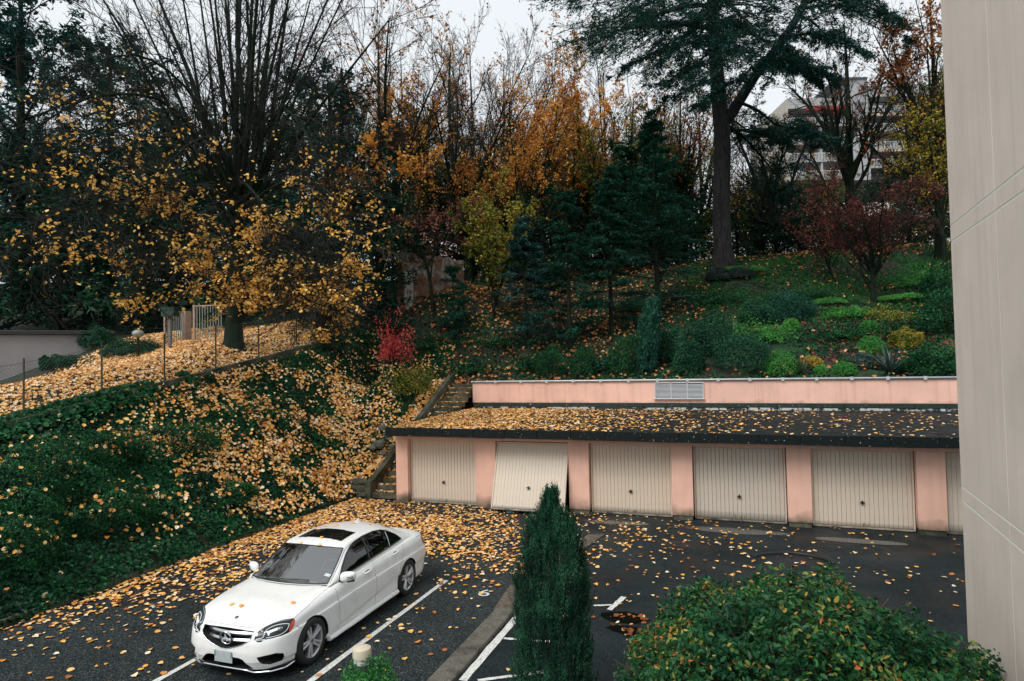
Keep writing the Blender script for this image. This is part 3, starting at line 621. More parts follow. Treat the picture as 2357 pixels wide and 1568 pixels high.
gh = catmull(np.array([ghsec(*g) for g in GH]), 160); gh = np.swapaxes(catmull(np.swapaxes(gh, 0, 1), 46), 0, 1)
full = np.concatenate([gh, gh[:, -2::-1]*np.array([-1, 1, 1])], 1); NI, NJ, _ = full.shape
def inpoly(px, py, poly):
    poly = np.array(poly); x0, y0 = poly[:, 0], poly[:, 1]; x1, y1 = np.roll(x0, -1), np.roll(y0, -1); px = np.asarray(px)[..., None]; py = np.asarray(py)[..., None]
    c = ((y0 > py) != (y1 > py)) & (px < (x1-x0)*(py-y0)/np.where(y1 == y0, 1e-9, y1-y0)+x0); return c.sum(-1) % 2 == 1
SIDEWIN = [(.60, .985), (.44, 1.115), (.22, 1.25), (.04, 1.332), (-.15, 1.372), (-.40, 1.392), (-.75, 1.388), (-1.0, 1.352), (-1.2, 1.28), (-1.38, 1.18), (-1.50, 1.075), (-1.1, 1.055), (-.3, 1.025), (.2, 1.0)]
ctr = (full[:-1, :-1]+full[1:, :-1]+full[1:, 1:]+full[:-1, 1:])/4; jj = np.arange(NJ-1); jc = np.abs((jj+.5)/(NJ-1)*2-1)  # 1 at belts, 0 at centre
ycor = catmull(np.array([[g[0], 0, 0] for g in GH]), 160)[:, 0]; yc = ((ycor[:-1]+ycor[1:])/2)[:, None]
halfx = np.abs(ctr[..., 0]); xcs = np.interp(-yc, [-g[0] for g in GH], [g[1] for g in GH])
ws = (yc < .845) & (yc > .185) & (halfx < xcs-.012)
rw = (yc < -1.28) & (yc > -1.82) & (halfx < xcs-.05)
sr = (ctr[..., 1] < .02) & (ctr[..., 1] > -.44) & (halfx < .46)
sd = inpoly(ctr[..., 1], ctr[..., 2], SIDEWIN) & (jc > .42)[None, :]
def ghmesh(name, mask, material, off=0.):
    idx = np.arange(NI*NJ).reshape(NI, NJ); Q = np.stack([idx[:-1, :-1], idx[1:, :-1], idx[1:, 1:], idx[:-1, 1:]], -1)[mask]
    u, inv = np.unique(Q, return_inverse=True); me = npmesh(name, full.reshape(-1, 3)[u], inv.reshape(Q.shape), True)
    o = link(name, me, CAR, material); bm = bmesh.new(); bm.from_mesh(me); bmesh.ops.recalc_face_normals(bm, faces=bm.faces); 
    if sum(f.normal.z for f in bm.faces) < 0: bmesh.ops.reverse_faces(bm, faces=bm.faces)
    if off:
        for v in bm.verts: v.co += v.normal*off
    bm.to_mesh(me); bm.free(); return o
shell = ghmesh('roof', ~(ws | rw | sd), white)
ghmesh('windscreen', ws, wsglass); ghmesh('rear_window', rw, sideglass); ghmesh('side_windows_left', sd & (jj < NJ//2)[None, :], sideglass).name = 'side_window'; ghmesh('side_window', sd & (jj >= NJ//2)[None, :], sideglass)
ghmesh('sunroof', sr, mat('sunroof_glass', (.006, .008, .008), .04, spec=.8), .004)
GB = BVHTree.FromPolygons([tuple(p) for p in full.reshape(-1, 3)], [tuple(q) for q in np.stack([np.arange(NI*NJ).reshape(NI, NJ)[:-1, :-1], np.arange(NI*NJ).reshape(NI, NJ)[1:, :-1], np.arange(NI*NJ).reshape(NI, NJ)[1:, 1:], np.arange(NI*NJ).reshape(NI, NJ)[:-1, 1:]], -1).reshape(-1, 4).tolist()])
def snap(P, bvh, off=0.):
    o = []
    for p in P:
        c, n, _, _ = bvh.find_nearest(Vector(p)); 
        if (Vector(p)-c).dot(n) < 0 and (n.dot(Vector((c.x, 0, c.z-.5))) < 0): n = -n
        if n.dot(Vector((c.x, c.y*.2, c.z-.6))) < 0: n = -n
        o.append(tuple(c+n*off))
    return o
def sideray(P, s, bvh, off=0.):
    o = []
    for p in P:
        c, n, _, _ = bvh.ray_cast(Vector((s*1.5, p[1], p[2])), Vector((-s, 0, 0)))
        if c is None: c, n, _, _ = bvh.find_nearest(Vector(p))
        if n.x*s < 0: n = -n
        o.append(tuple(c+n*off))
    return o
def mirror(P): return [(-x, y, z) for x, y, z in P]
def dens(P, n, smooth=True):
    P = np.array(P, float)
    if smooth: return catmull(P, n)
    d = np.r_[0, np.cumsum(np.linalg.norm(np.diff(P, axis=0), axis=1))]; t = np.linspace(0, d[-1], n); return np.stack([np.interp(t, d, P[:, i]) for i in range(3)], 1)
seam_m = mat('panel_gap', (.02, .02, .02), .8)
def seam(P, bvh, r=.0032, off=-.0012, name='panel_gap', m=None, both=True, n=40):
    for s in ((1, -1) if both else (1,)):
        q = [(s*x, y, z) for x, y, z in P]; MB().tube(snap(dens(q, n), bvh, off), r, 5).build(name, m or seam_m, CAR, True)
# trims round the glass
sw3 = [(0.75, y, z) for y, z in SIDEWIN]
for s in (1, -1):
    P = sideray(dens(sw3+sw3[:1], 150, False), s, GB, .001); MB().tube(P[:-1], .013, 6, closed=True).build('window_trim', blackp, CAR, True)
    P = sideray([(s*.84, y, z) for y, z in ((.60, .974), (.2, .988), (-.3, 1.012), (-1.1, 1.042), (-1.5, 1.062))], s, GB, .008); MB().tube(dens(P, 30), .007, 6).build('window_chrome_strip', chrome, CAR, True)
    for y0, y1, w_ in ((-.315, -.375, .03), (-.42, -.45, .012), (-1.02, -1.13, .010)):   # pillars between the panes
        A = snap([(s*.83, y0, 1.03), (s*.72, (y0+y1)/2, 1.2), (s*.62, y1, 1.385)], GB, .004); MB().tube(dens(A, 16), w_*.6, 6).build('window_pillar', blackp if w_ > .011 else satin, CAR, True)
xw = lambda y: float(np.interp(-y, [-g[0] for g in GH], [g[1] for g in GH])); zw = lambda y: float(np.interp(-y, [-g[0] for g in GH], [g[2] for g in GH]))
for s in (1, -1):
    P = snap([(s*(xw(y)-.012), y, zw(y)) for y in np.linspace(.845, .185, 20)], GB, .001); MB().tube(P, .009, 6).build('windscreen_seal', blackp, CAR, True)
    P = snap([(s*(xw(y)+.024), y, zw(y)-.02) for y in np.linspace(.80, -1.2, 40)], GB, .0005); MB().tube(P, .004, 5).build('roof_seam', mat('grey_seam', (.25, .25, .24), .6), CAR, True)
i_top = int(np.argmin(abs(ycor-.185))); i_bot = int(np.argmin(abs(ycor-.845)))
for ii, rr_ in ((i_top, .008), (i_bot, .014)):
    row = full[ii]; row = row[np.abs(row[:, 0]) < GH[3][1]-.01 if ii == i_top else np.abs(row[:, 0]) < .74]; row = row[row[:, 2] > row[:, 2].max()-.12]
    MB().tube(row+np.array([0, 0, .001]), rr_, 6).build('windscreen_seal', blackp, CAR, True)
# sunroof rim, wiper, sticker
wp = snap(dens([(.55, .96, .99), (.25, 1.0, 1.0), (-.12, .97, 1.0), (-.45, .90, .985)], 20), GB, .02); MB().tube(wp, .011, 5).build('wiper', blackp, CAR, True)
wp = snap(dens([(-.10, .97, 1.0), (.3, .86, 1.05), (.62, .66, 1.08)], 20), GB, .02); 
def sticker(name, c, w, h, m, text=None):
    c0, n, _, _ = GB.find_nearest(Vector(c)); n = n if n.z > 0 else -n; c0 = c0+n*.005
    ux = Vector((1, 0, 0)); ux = (ux-n*ux.dot(n)).normalized(); uy = n.cross(ux)
    b = MB(); b.add([tuple(c0+ux*a*w/2+uy*e*h/2) for a, e in ((-1, -1), (1, -1), (1, 1), (-1, 1))], [(0, 1, 2, 3)]); o = b.build(name, m, CAR)
    if text:
        fc = bpy.data.curves.new('t', 'FONT'); fc.body = text; fc.size = h*.62; fc.align_x = 'CENTER'; fc.align_y = 'CENTER'; fo = bpy.data.objects.new('t', fc); COL.objects.link(fo); bpy.context.view_layer.update()
        me = bpy.data.meshes.new_from_object(fo.evaluated_get(bpy.context.evaluated_depsgraph_get())); bpy.data.objects.remove(fo); me.materials.clear(); me.materials.append(mat('sticker_print', (.18, .22, .2), .7))
        t = link('sticker_text', me, o); mm = Matrix.Identity(4)
        for i in range(3): mm[i][0] = -ux[i]; mm[i][1] = -uy[i]; mm[i][2] = n[i]; mm[i][3] = (c0+n*.001)[i]
        t.matrix_local = mm
    return o
sticker('windscreen_sticker', (-.66, .70, 1.03), .10, .055, mat('sticker_white', (.62, .72, .70), .6), '06-18')
sticker('windscreen_sticker', (.70, .68, 1.04), .06, .055, mat('sticker_pale_green', (.35, .5, .45), .6))
# interior
inn = mat('cabin_dark', (.03, .03, .03), .8); seatm = mat('seat_grey', (.10, .10, .095), .7)
MB().bev((-.74, .28, .70), (.74, .80, .965), .06).build('dashboard', inn, CAR); MB().box((-.74, -1.6, .45), (.74, .5, .5)).build('cabin_floor', inn, CAR)
for s in (1, -1):
    sb = MB(); sb.bev((s*.36-.24, -.42, .5), (s*.36+.24, .1, .66), .05); sb.bev((s*.36-.23, -.52, .6), (s*.36+.23, -.36, 1.12), .05); sb.bev((s*.36-.12, -.52, 1.13), (s*.36+.12, -.42, 1.28), .03); sb.build('seat', seatm, CAR)
    MB().bev((s*.36-.3, -1.35, .6), (s*.36+.3, -1.2, 1.12), .05).build('seat', seatm, CAR)
a = np.linspace(0, 2*np.pi, 28, endpoint=False)
MB().tube([(-.37+.185*math.cos(t), .22-.07*math.sin(t), .955+.17*math.sin(t)) for t in a], .016, 6, True).tube([(-.54, .22, .955), (-.20, .22, .955)], .02, 5).build('steering_wheel', mat('steering_grey', (.22, .22, .21), .5), CAR, True)
MB().bev((-.12, .12, 1.27), (.12, .16, 1.34), .02).build('inner_mirror', blackp, CAR)
# panel gaps
seam([(.868, 1.80, .815), (.86, 1.62, .845), (.83, 1.3, .885), (.80, 1.0, .91), (.79, .84, .93)], BODY_BVH)
seam([(.79, .84, .93), (.74, .86, .955), (.70, .90, .97)], BODY_BVH, n=12)
seam([(.47, 2.12, .745), (.52, 2.08, .755), (.50, 2.02, .79)], BODY_BVH, n=12)
P = [(x, 2.14-.02*(x/.45)**2, .75) for x in np.linspace(-.46, .46, 30)]; MB().tube(snap(P, BODY_BVH, -.001), .003, 5).build('panel_gap', seam_m, CAR, True)
seam([(.9, .80, .93), (.93, .79, .75), (.93, .775, .5), (.9, .77, .24)], BODY_BVH)
seam([(.88, -.335, .98), (.93, -.34, .75), (.93, -.35, .5), (.9, -.355, .25)], BODY_BVH)
seam([(.87, -1.40, 1.03), (.93, -1.36, .85), (.93, -1.28, .74), (.93, -1.18, .60), (.93, -1.13, .45), (.9, -1.12, .25)], BODY_BVH)
seam([(.91, .99, .24), (.91, 0, .235), (.91, -1.12, .24)], BODY_BVH)
seam([(.9, 1.80, .70), (.93, 1.74, .68), (.93, 1.70, .64)], BODY_BVH, n=10)
seam([(.86, -2.0, 1.0), (.86, -2.2, .99), (.8, -2.42, .96)], BODY_BVH, n=20)
# sill skirt
for s in (1, -1):
    b = MB(); pr = [(.86, .16), (.935, .17), (.945, .20), (.925, .235), (.88, .24)]; n = len(pr); ys = np.linspace(1.03, -1.11, 12); V = []
    for y in ys: V += [(s*(x-(.01 if 0 else 0)), y, z) for x, z in pr]
    F = [(i*n+j, i*n+(j+1) % n, (i+1)*n+(j+1) % n, (i+1)*n+j) for i in range(len(ys)-1) for j in range(n)]+[tuple(range(n)), tuple((len(ys)-1)*n+j for j in range(n))]
    b.add(V, F); o = b.build('side_skirt', white, CAR); autosmooth(o, 40)
    MB().tube([(s*.948, .95, .182), (s*.948, -1.05, .182)], .006, 5).build('skirt_chrome', chrome, CAR, True)
# door handles
for s in (1, -1):
    for y, z in ((-.12, .885), (-1.07, .93)):
        c = snap([(s*.92, y, z)], BODY_BVH, .0)[0]
        b = MB(); b.lathe([(.001, -.004), (.055, -.002), (.062, .003)], 18, lambda p: np.array(c)+np.array([s*p[2], p[0]*1.25, p[1]*.62]), cap=False); b.build('handle_recess', mat('recess_shade', (.30, .30, .29), .5), CAR, True)
        h = MB().tube([(c[0]+s*.012, y+.10, z-.012), (c[0]+s*.038, y+.07, z-.002), (c[0]+s*.042, y, z+.003), (c[0]+s*.036, y-.08, z+.005), (c[0]+s*.012, y-.11, z+.003)], [.012, .016, .017, .016, .012], 8).build('door_handle', white, CAR, True); h.scale = (1, 1, 1)
# wheels
def make_wheel():
    w = empty('wheel'); w.parent = CAR
    T = MB().lathe([(.232, -.115), (.27, -.118), (.315, -.112), (.331, -.095), (.336, -.05), (.336, .05), (.331, .095), (.315, .112), (.27, .118), (.236, .112)], 56, lambda p: np.array([p[2], p[0], p[1]]), cap=False); t = T.build('tyre', rubber, w, True)
    b = MB(); b.lathe([(.238, .112), (.238, .098), (.224, .088), (.218, .03), (.215, -.1)], 56, lambda p: np.array([p[2], p[0], p[1]]), cap=False)
    b.lathe([(.030, .092), (.050, .088), (.062, .075), (.066, .03)], 20, lambda p: np.array([p[2], p[0], p[1]]))
    for i in range(5):
        a = 2*math.pi*i/5+math.pi/2+.1
        for sgn in (-1, 1):
            a0 = a+sgn*.36; a1 = a+sgn*.15; 
            p0 = np.array([.078, .040*math.cos(a0), .040*math.sin(a0)]); p1 = np.array([.100, .226*math.cos(a1), .226*math.sin(a1)])
            d = unit(p1-p0); s_ = unit(np.cross(d, [1, 0, 0])); w0, w1 = .022, .019
            V = []
            for q, ww in ((p0, w0), ((p0+p1)/2+np.array([.004, 0, 0]), .019), (p1, w1)):
                V += [q-s_*ww, q-s_*ww*.5+np.array([.007, 0, 0]), q+s_*ww*.5+np.array([.007, 0, 0]), q+s_*ww, q+s_*ww*.7-np.array([.03, 0, 0]), q-s_*ww*.7-np.array([.03, 0, 0])]
            F = [(i_*6+j, i_*6+(j+1) % 6, (i_+1)*6+(j+1) % 6, (i_+1)*6+j) for i_ in range(2) for j in range(6)]; b.add(V, F)
    r_ = b.build('rim', alloy, w, False); autosmooth(r_, 30)
    c = MB().lathe([(.001, .101), (.024, .100), (.028, .094)], 20, lambda p: np.array([p[2], p[0], p[1]]), cap=False).build('hub_cap', mat('hub_grey', (.16, .17, .18), .35, metal=.6), w, True)
    MB().lathe([(.02, .02), (.165, .02), (.165, .0), (.02, .0)], 30, lambda p: np.array([p[2], p[0], p[1]])).build('brake_disc', mat('brake_iron', (.05, .05, .05), .5, metal=.7), w)
    MB().lathe([(.20, -.06), (.001, -.06)], 24, lambda p: np.array([p[2], p[0], p[1]]), cap=False).build('wheel_back', wellm, w)
    return w
w0 = make_wheel(); first = True
for y in (AXF, AXR):
    for s in (-1, 1):
        if first: w = w0; first = False
        else:
            w = w0.copy(); COL.objects.link(w); w.parent = CAR
            for ch in w0.children: c = ch.copy(); COL.objects.link(c); c.parent = w
        w.location = (s*.805, y, .336); w.rotation_euler = (random.Random(int(y*10+s)).random()*.8 if s > 0 else .25*(y > 0), 0, 0 if s > 0 else math.pi)
# grille
g = MB(); g.prism([(x*.99, 2.095, z) for x, z in GRILLE], (0, .004, 0)); g.build('grille_mesh', mat('grille_black', (.008, .009, .010), .5), CAR)
for z, h in ((.650, .052), (.560, .050)):
    ww = .43 if z > .6 else .375; n = 24; V = []; F = []
    for i in range(n+1):
        x = -ww+2*ww*i/n; yy = 2.175-.10*(x/.45)**2+(.65-z)*.25; zz = z-.006*(x/.4)**2
        V += [(x, yy, zz+h/2), (x, yy+.018, zz), (x, yy+.004, zz-h/2), (x, yy-.03, zz-h/3), (x, yy-.03, zz+h/3)]
    for i in range(n):
        for j in range(5): F.append((i*5+j, i*5+(j+1) % 5, i*5+5+(j+1) % 5, i*5+5+j))
    o = MB().add(V, F).build('grille_bar', satin, CAR, False); autosmooth(o, 40)
em = empty('star_badge', (0, 2.222, .588)); em.parent = CAR; em.rotation_euler = (math.radians(-14), 0, 0)
MB().tube([(.098*math.cos(t), 0, .098*math.sin(t)) for t in np.linspace(0, 2*np.pi, 40, endpoint=False)], .014, 8, True).build('badge_ring', chrome, em, True)
b = MB().lathe([(.095, -.02), (.001, -.02)], 30, lambda p: np.array([p[0], p[2], p[1]]), cap=False).build('badge_back', blackp, em)
b = MB(); 
for k in range(3):
    a = math.pi/2+k*2*math.pi/3; tip = (.09*math.cos(a), 0, .09*math.sin(a)); l = (.024*math.cos(a+math.pi/3), 0, .024*math.sin(a+math.pi/3)); r_ = (.024*math.cos(a-math.pi/3), 0, .024*math.sin(a-math.pi/3))
    b.add([(0, .016, 0), l, tip, r_], [(0, 1, 2), (0, 2, 3)])
b.build('badge_star', mat('badge_silver', (.8, .82, .83), .35, metal=.4), em)
c = snap([(-0.0, 2.02, .83)], BODY_BVH, .002)[0]; MB().lathe([(.03, 0), (.03, .003), (.001, .004)], 20, lambda p: np.array(c)+np.array([p[0], p[1], p[2]-p[1]*.25]), cap=False).build('bonnet_badge', mat('badge_blue_grey', (.10, .14, .2), .3, metal=.5), CAR, True)
P = snap(dens([(.452, 2.15, .70), (.435, 2.18, .61), (.39, 2.2, .565), (.30, 2.22, .525), (.16, 2.25, .482), (0, 2.27, .455), (-.16, 2.25, .482), (-.30, 2.22, .525), (-.39, 2.2, .565), (-.435, 2.18, .61), (-.452, 2.15, .70)], 60), BODY_BVH, .002); MB().tube(P, .006, 6).build('grille_chrome', chrome, CAR, True)
# splitter and lip
b = MB(); P = [(.86, 1.78, .19), (.83, 1.96, .165), (.70, 2.10, .155), (.48, 2.20, .15), (.38, 2.235, .185), (0, 2.26, .195), (-.38, 2.235, .185), (-.48, 2.20, .15), (-.70, 2.10, .155), (-.83, 1.96, .165), (-.86, 1.78, .19)]
b.tube(dens(P, 60, False), .016, 6).build('bumper_lip', chrome, CAR, True)
MB().prism([(x, y-.012, .188) for x, y, z in P], (0, 0, .02)).build('front_splitter', blackp, CAR)
MB().bev((-.48, 2.00, .2), (.48, 2.04, .36), .01).build('lower_mesh', mat('grille_black'), CAR)
# fog intake blades
for s in (1, -1): MB().tube([(s*.60, 2.03, .345), (s*.72, 1.97, .35), (s*.82, 1.86, .35)], .009, 5).build('intake_blade', blackp, CAR, True)
# plate
pl_ = MB().bev((-.16, 2.262, .262), (.16, 2.276, .422), .005).build('number_plate', mat('plate_grey', (.40, .44, .45), .5, var=.08, vscale=20), CAR)
for s in (1, -1): MB().box((s*.16-(.022 if s > 0 else 0), 2.277, .34), (s*.16+(0 if s > 0 else .022), 2.2785, .42)).build('plate_band', mat('plate_blue', (.10, .25, .33), .5), CAR)
MB().box((-.15, 2.19, .27), (.15, 2.261, .41)).build('plate_holder', blackp, CAR)
# head lamps
HL = [(.468, 2.13, .584), (.50, 2.09, .655), (.56, 2.03, .725), (.63, 1.97, .775), (.72, 1.91, .815), (.80, 1.85, .832), (.868, 1.78, .822), (.885, 1.78, .76), (.865, 1.84, .665), (.82, 1.93, .622), (.74, 2.0, .597), (.62, 2.08, .57), (.53, 2.12, .556)]
def patch(outl, bvh, off, name, m, s=1, res=.02, parent=None, n=70, bulge=0):
    P = np.array(outl)*np.array([s, 1, 1]); P = catmull(np.vstack([P, P[:1]]), n)[:-1]; c = P.mean(0); U, S_, Vt = np.linalg.svd(P-c); u, v = Vt[0], Vt[1]
    q = np.stack([(P-c)@u, (P-c)@v], 1); g = np.stack(np.meshgrid(np.arange(q[:, 0].min(), q[:, 0].max(), res), np.arange(q[:, 1].min(), q[:, 1].max(), res)), -1).reshape(-1, 2); g = g[inpoly(g[:, 0], g[:, 1], q)]
    vs, es, fs, *_ = delaunay_2d_cdt([Vector(a) for a in np.vstack([q, g])], [], [list(range(len(q)))], 1, 1e-6)
    V = [c+u*a[0]+v*a[1] for a in vs]; V = snap(V, bvh, off); me = bpy.data.meshes.new(name); me.from_pydata(V, [], [tuple(f) for f in fs]); me.materials.append(m)
    bm = bmesh.new(); bm.from_mesh(me); bmesh.ops.recalc_face_normals(bm, faces=bm.faces)
    if sum(f.normal.x*s for f in bm.faces) < 0: bmesh.ops.reverse_faces(bm, faces=bm.faces)
    for f in bm.faces: f.smooth = True
    bm.to_mesh(me); bm.free(); return link(name, me, parent or CAR)
hlm = mat('lamp_housing', (.02, .026, .03), .25, metal=.3, var=.5, vscale=22)
lampw = mat('lamp_white', (.75, .8, .82), .2)
for s in (1, -1):
    h = empty('headlight'); h.parent = CAR
    patch(HL, BODY_BVH, .003, 'lamp_housing', hlm, s, parent=h)
    patch([(.872, 1.79, .82), (.885, 1.79, .765), (.865, 1.84, .675), (.835, 1.90, .655), (.845, 1.85, .75)], BODY_BVH, .006, 'side_reflector', mat('orange_lens', (.55, .06, .02), .15), s, .015, h, 30)
    def strip(P, r, nm, m, off=.007): MB().tube(snap(dens([(s*x, y, z) for x, y, z in P], 24), BODY_BVH, off), r, 6).build(nm, m, h, True)
    strip([(.50, 2.12, .585), (.56, 2.08, .60), (.60, 2.03, .64), (.66, 1.98, .70), (.73, 1.94, .74), (.80, 1.90, .755), (.835, 1.87, .745)], .006, 'light_strip', lampw)
    strip([(.61, 2.06, .60), (.68, 2.02, .61), (.76, 1.97, .64), (.82, 1.92, .68), (.835, 1.87, .745)], .0045, 'light_strip', lampw)
    strip([(.52, 2.09, .65), (.60, 2.0, .745), (.70, 1.93, .80), (.80, 1.86, .822), (.85, 1.80, .82)], .005, 'light_strip', mat('lamp_silver', (.45, .5, .52), .3, metal=.5))
    strip([(.475, 2.13, .578), (.56, 2.11, .568), (.60, 2.07, .575)], .005, 'light_strip', lampw)
    for c, rr_ in (((.55, 2.08, .64), .028), ((.735, 1.965, .685), .034)):
        q = snap([(s*c[0], c[1], c[2])], BODY_BVH, -.012)[0]; bm = bmesh.new(); bmesh.ops.create_icosphere(bm, subdivisions=3, radius=rr_)
        for f in bm.faces: f.smooth = True
        me = bpy.data.meshes.new('lamp_lens'); bm.to_mesh(me); bm.free(); me.materials.append(mat('lens_grey', (.25, .3, .32), .05, metal=.6)); o = link('lamp_lens', me, h); o.location = q
    patch([( .60,-2.48,.93),(.76,-2.38,.95),(.855,-2.2,.93),(.86,-2.22,.83),(.85,-2.36,.74),(.76,-2.50,.735),(.60,-2.53,.78)], BODY_BVH, .004, 'tail_light', mat('red_lens', (.30, .01, .015), .15, spec=.6), s)
    patch([(.70,-2.45,.86),(.84,-2.3,.87),(.845,-2.34,.80),(.72,-2.50,.80)], BODY_BVH, .007, 'tail_light_strip', mat('red_lens_light', (.55, .06, .06), .2), s, n=24)
# mirrors
for s in (1, -1):
    mr = empty('wing_mirror', (s*.955, .555, 1.02)); mr.parent = CAR
    bm = bmesh.new(); bmesh.ops.create_icosphere(bm, subdivisions=4, radius=1)
    for v in bm.verts:
        c = v.co; q = 3.2; n = (abs(c.x)**q+abs(c.y)**2.2+abs(c.z)**q)**(1/q); x, y, z = c.x/n, c.y/n, c.z/n
        v.co = Vector((x*.118, (y*.085 if y > 0 else y*.035), z*.078*(1-.12*x*s)+.01*x*s)); v.co.y -= .04*x*s
    for f in bm.faces: f.smooth = True; 
    me = bpy.data.meshes.new('mirror_shell'); bm.to_mesh(me); bm.free(); me.materials.append(white); link('mirror_shell', me, mr)
    MB().tube([(-s*.10, .03, -.06), (s*.02, .035, -.072), (s*.11, -.01, -.060)], .018, 6).build('mirror_foot', blackp, mr, True)
    MB().tube([(-s*.15, .05, -.075), (-s*.06, .04, -.07)], .022, 6).build('mirror_arm', blackp, mr, True)
    for dz in (-.012, .012): MB().tube([(-s*.02, .082, dz-.01), (s*.05, .068, dz-.005), (s*.105, .022, dz+.0)], .006, 5).build('indicator_strip', blackp, mr, True)
    MB().add([(s*.80, .72, .955), (s*.79, .50, .98), (s*.775, .50, 1.06)], [(0, 1, 2)]).build('mirror_triangle', blackp, CAR)
# antenna fin, fuel cap is on the other side
fn = MB(); fn.add([(0, -1.05, 1.448), (.022, -1.16, 1.435), (-.022, -1.16, 1.435), (0, -1.27, 1.415), (0, -1.22, 1.50), (.018, -1.26, 1.415), (-.018, -1.26, 1.415)], [(0, 1, 4), (0, 4, 2), (1, 5, 4), (2, 4, 6), (5, 3, 4), (3, 6, 4)]); fn.build('antenna_fin', white, CAR)
# ================================================================ VEGETATION
rg = np.random.default_rng(21)
bark_d = mat('dark_bark', (.012, .014, .011), .95, var=.6, vscale=6, bump=1.0, bscale=12, col2=(.006, .020, .008), c2scale=1.6, c2lo=.4, c2hi=.6, spec=.2, stretch=(1.5, 1.5, .35))
bark_g = mat('grey_bark', (.055, .055, .052), .9, var=.6, vscale=5, bump=1.0, bscale=10, col2=(.008, .009, .008), c2scale=5, c2lo=.42, c2hi=.56, stretch=(2.2, 2.2, .35))
twig_m = mat('twig_brown', (.013, .0145, .013), .9)
twig_l = mat('twig_pale', (.07, .062, .055), .9)
L_yel = leafmat('linden_leaf', [(0, (.62, .28, .05)), (.3, (.92, .48, .08)), (.7, (.97, .60, .17)), (1, (.92, .68, .26))])
L_org = leafmat('orange_leaf', [(0, (.34, .10, .03)), (.35, (.64, .24, .05)), (.7, (.84, .42, .08)), (1, (.88, .58, .13))])
L_rus = leafmat('rust_leaf', [(0, (.16, .045, .02)), (.5, (.36, .11, .035)), (.8, (.50, .20, .05)), (1, (.62, .38, .08))])
L_red = leafmat('red_leaf', [(0, (.07, .022, .018)), (.5, (.15, .040, .034)), (.85, (.34, .09, .07)), (1, (.46, .20, .13))])
L_pink = leafmat('pink_leaf', [(0, (.38, .03, .04)), (.5, (.68, .07, .08)), (1, (.78, .20, .16))])
L_ced = leafmat('cedar_needles', [(0, (.010, .050, .040)), (.6, (.022, .100, .080)), (1, (.08, .20, .17))], rough=.6, trans=.08)
L_fir = leafmat('fir_needles', [(0, (.007, .045, .028)), (.6, (.014, .088, .056)), (1, (.045, .16, .11))], rough=.6, trans=.1)
L_dk = leafmat('dark_evergreen', [(0, (.006, .036, .020)), (.6, (.012, .072, .038)), (1, (.04, .14, .06))], rough=.5, trans=.12)
L_ivy = leafmat('ivy_leaf', [(0, (.003, .018, .008)), (.45, (.007, .052, .020)), (.8, (.018, .12, .042)), (1, (.06, .20, .06))], rough=.4, trans=.15)
L_grn = leafmat('fresh_green', [(0, (.02, .12, .03)), (.5, (.05, .25, .05)), (1, (.14, .38, .08))], trans=.25)
L_olv = leafmat('yellow_green', [(0, (.05, .09, .015)), (.5, (.16, .19, .03)), (.8, (.42, .32, .05)), (1, (.60, .40, .06))])
L_lit = leafmat('fallen_leaf_colour', [(0, (.26, .09, .03)), (.12, (.56, .20, .06)), (.28, (.86, .40, .08)), (.5, (.95, .50, .13)), (.75, (.95, .62, .28)), (1, (.94, .80, .60))], rough=.6, trans=.12)
L_lit2 = leafmat('woodland_litter', [(0, (.12, .04, .02)), (.3, (.32, .10, .03)), (.6, (.55, .22, .06)), (1, (.72, .44, .20))], rough=.7, trans=.1)

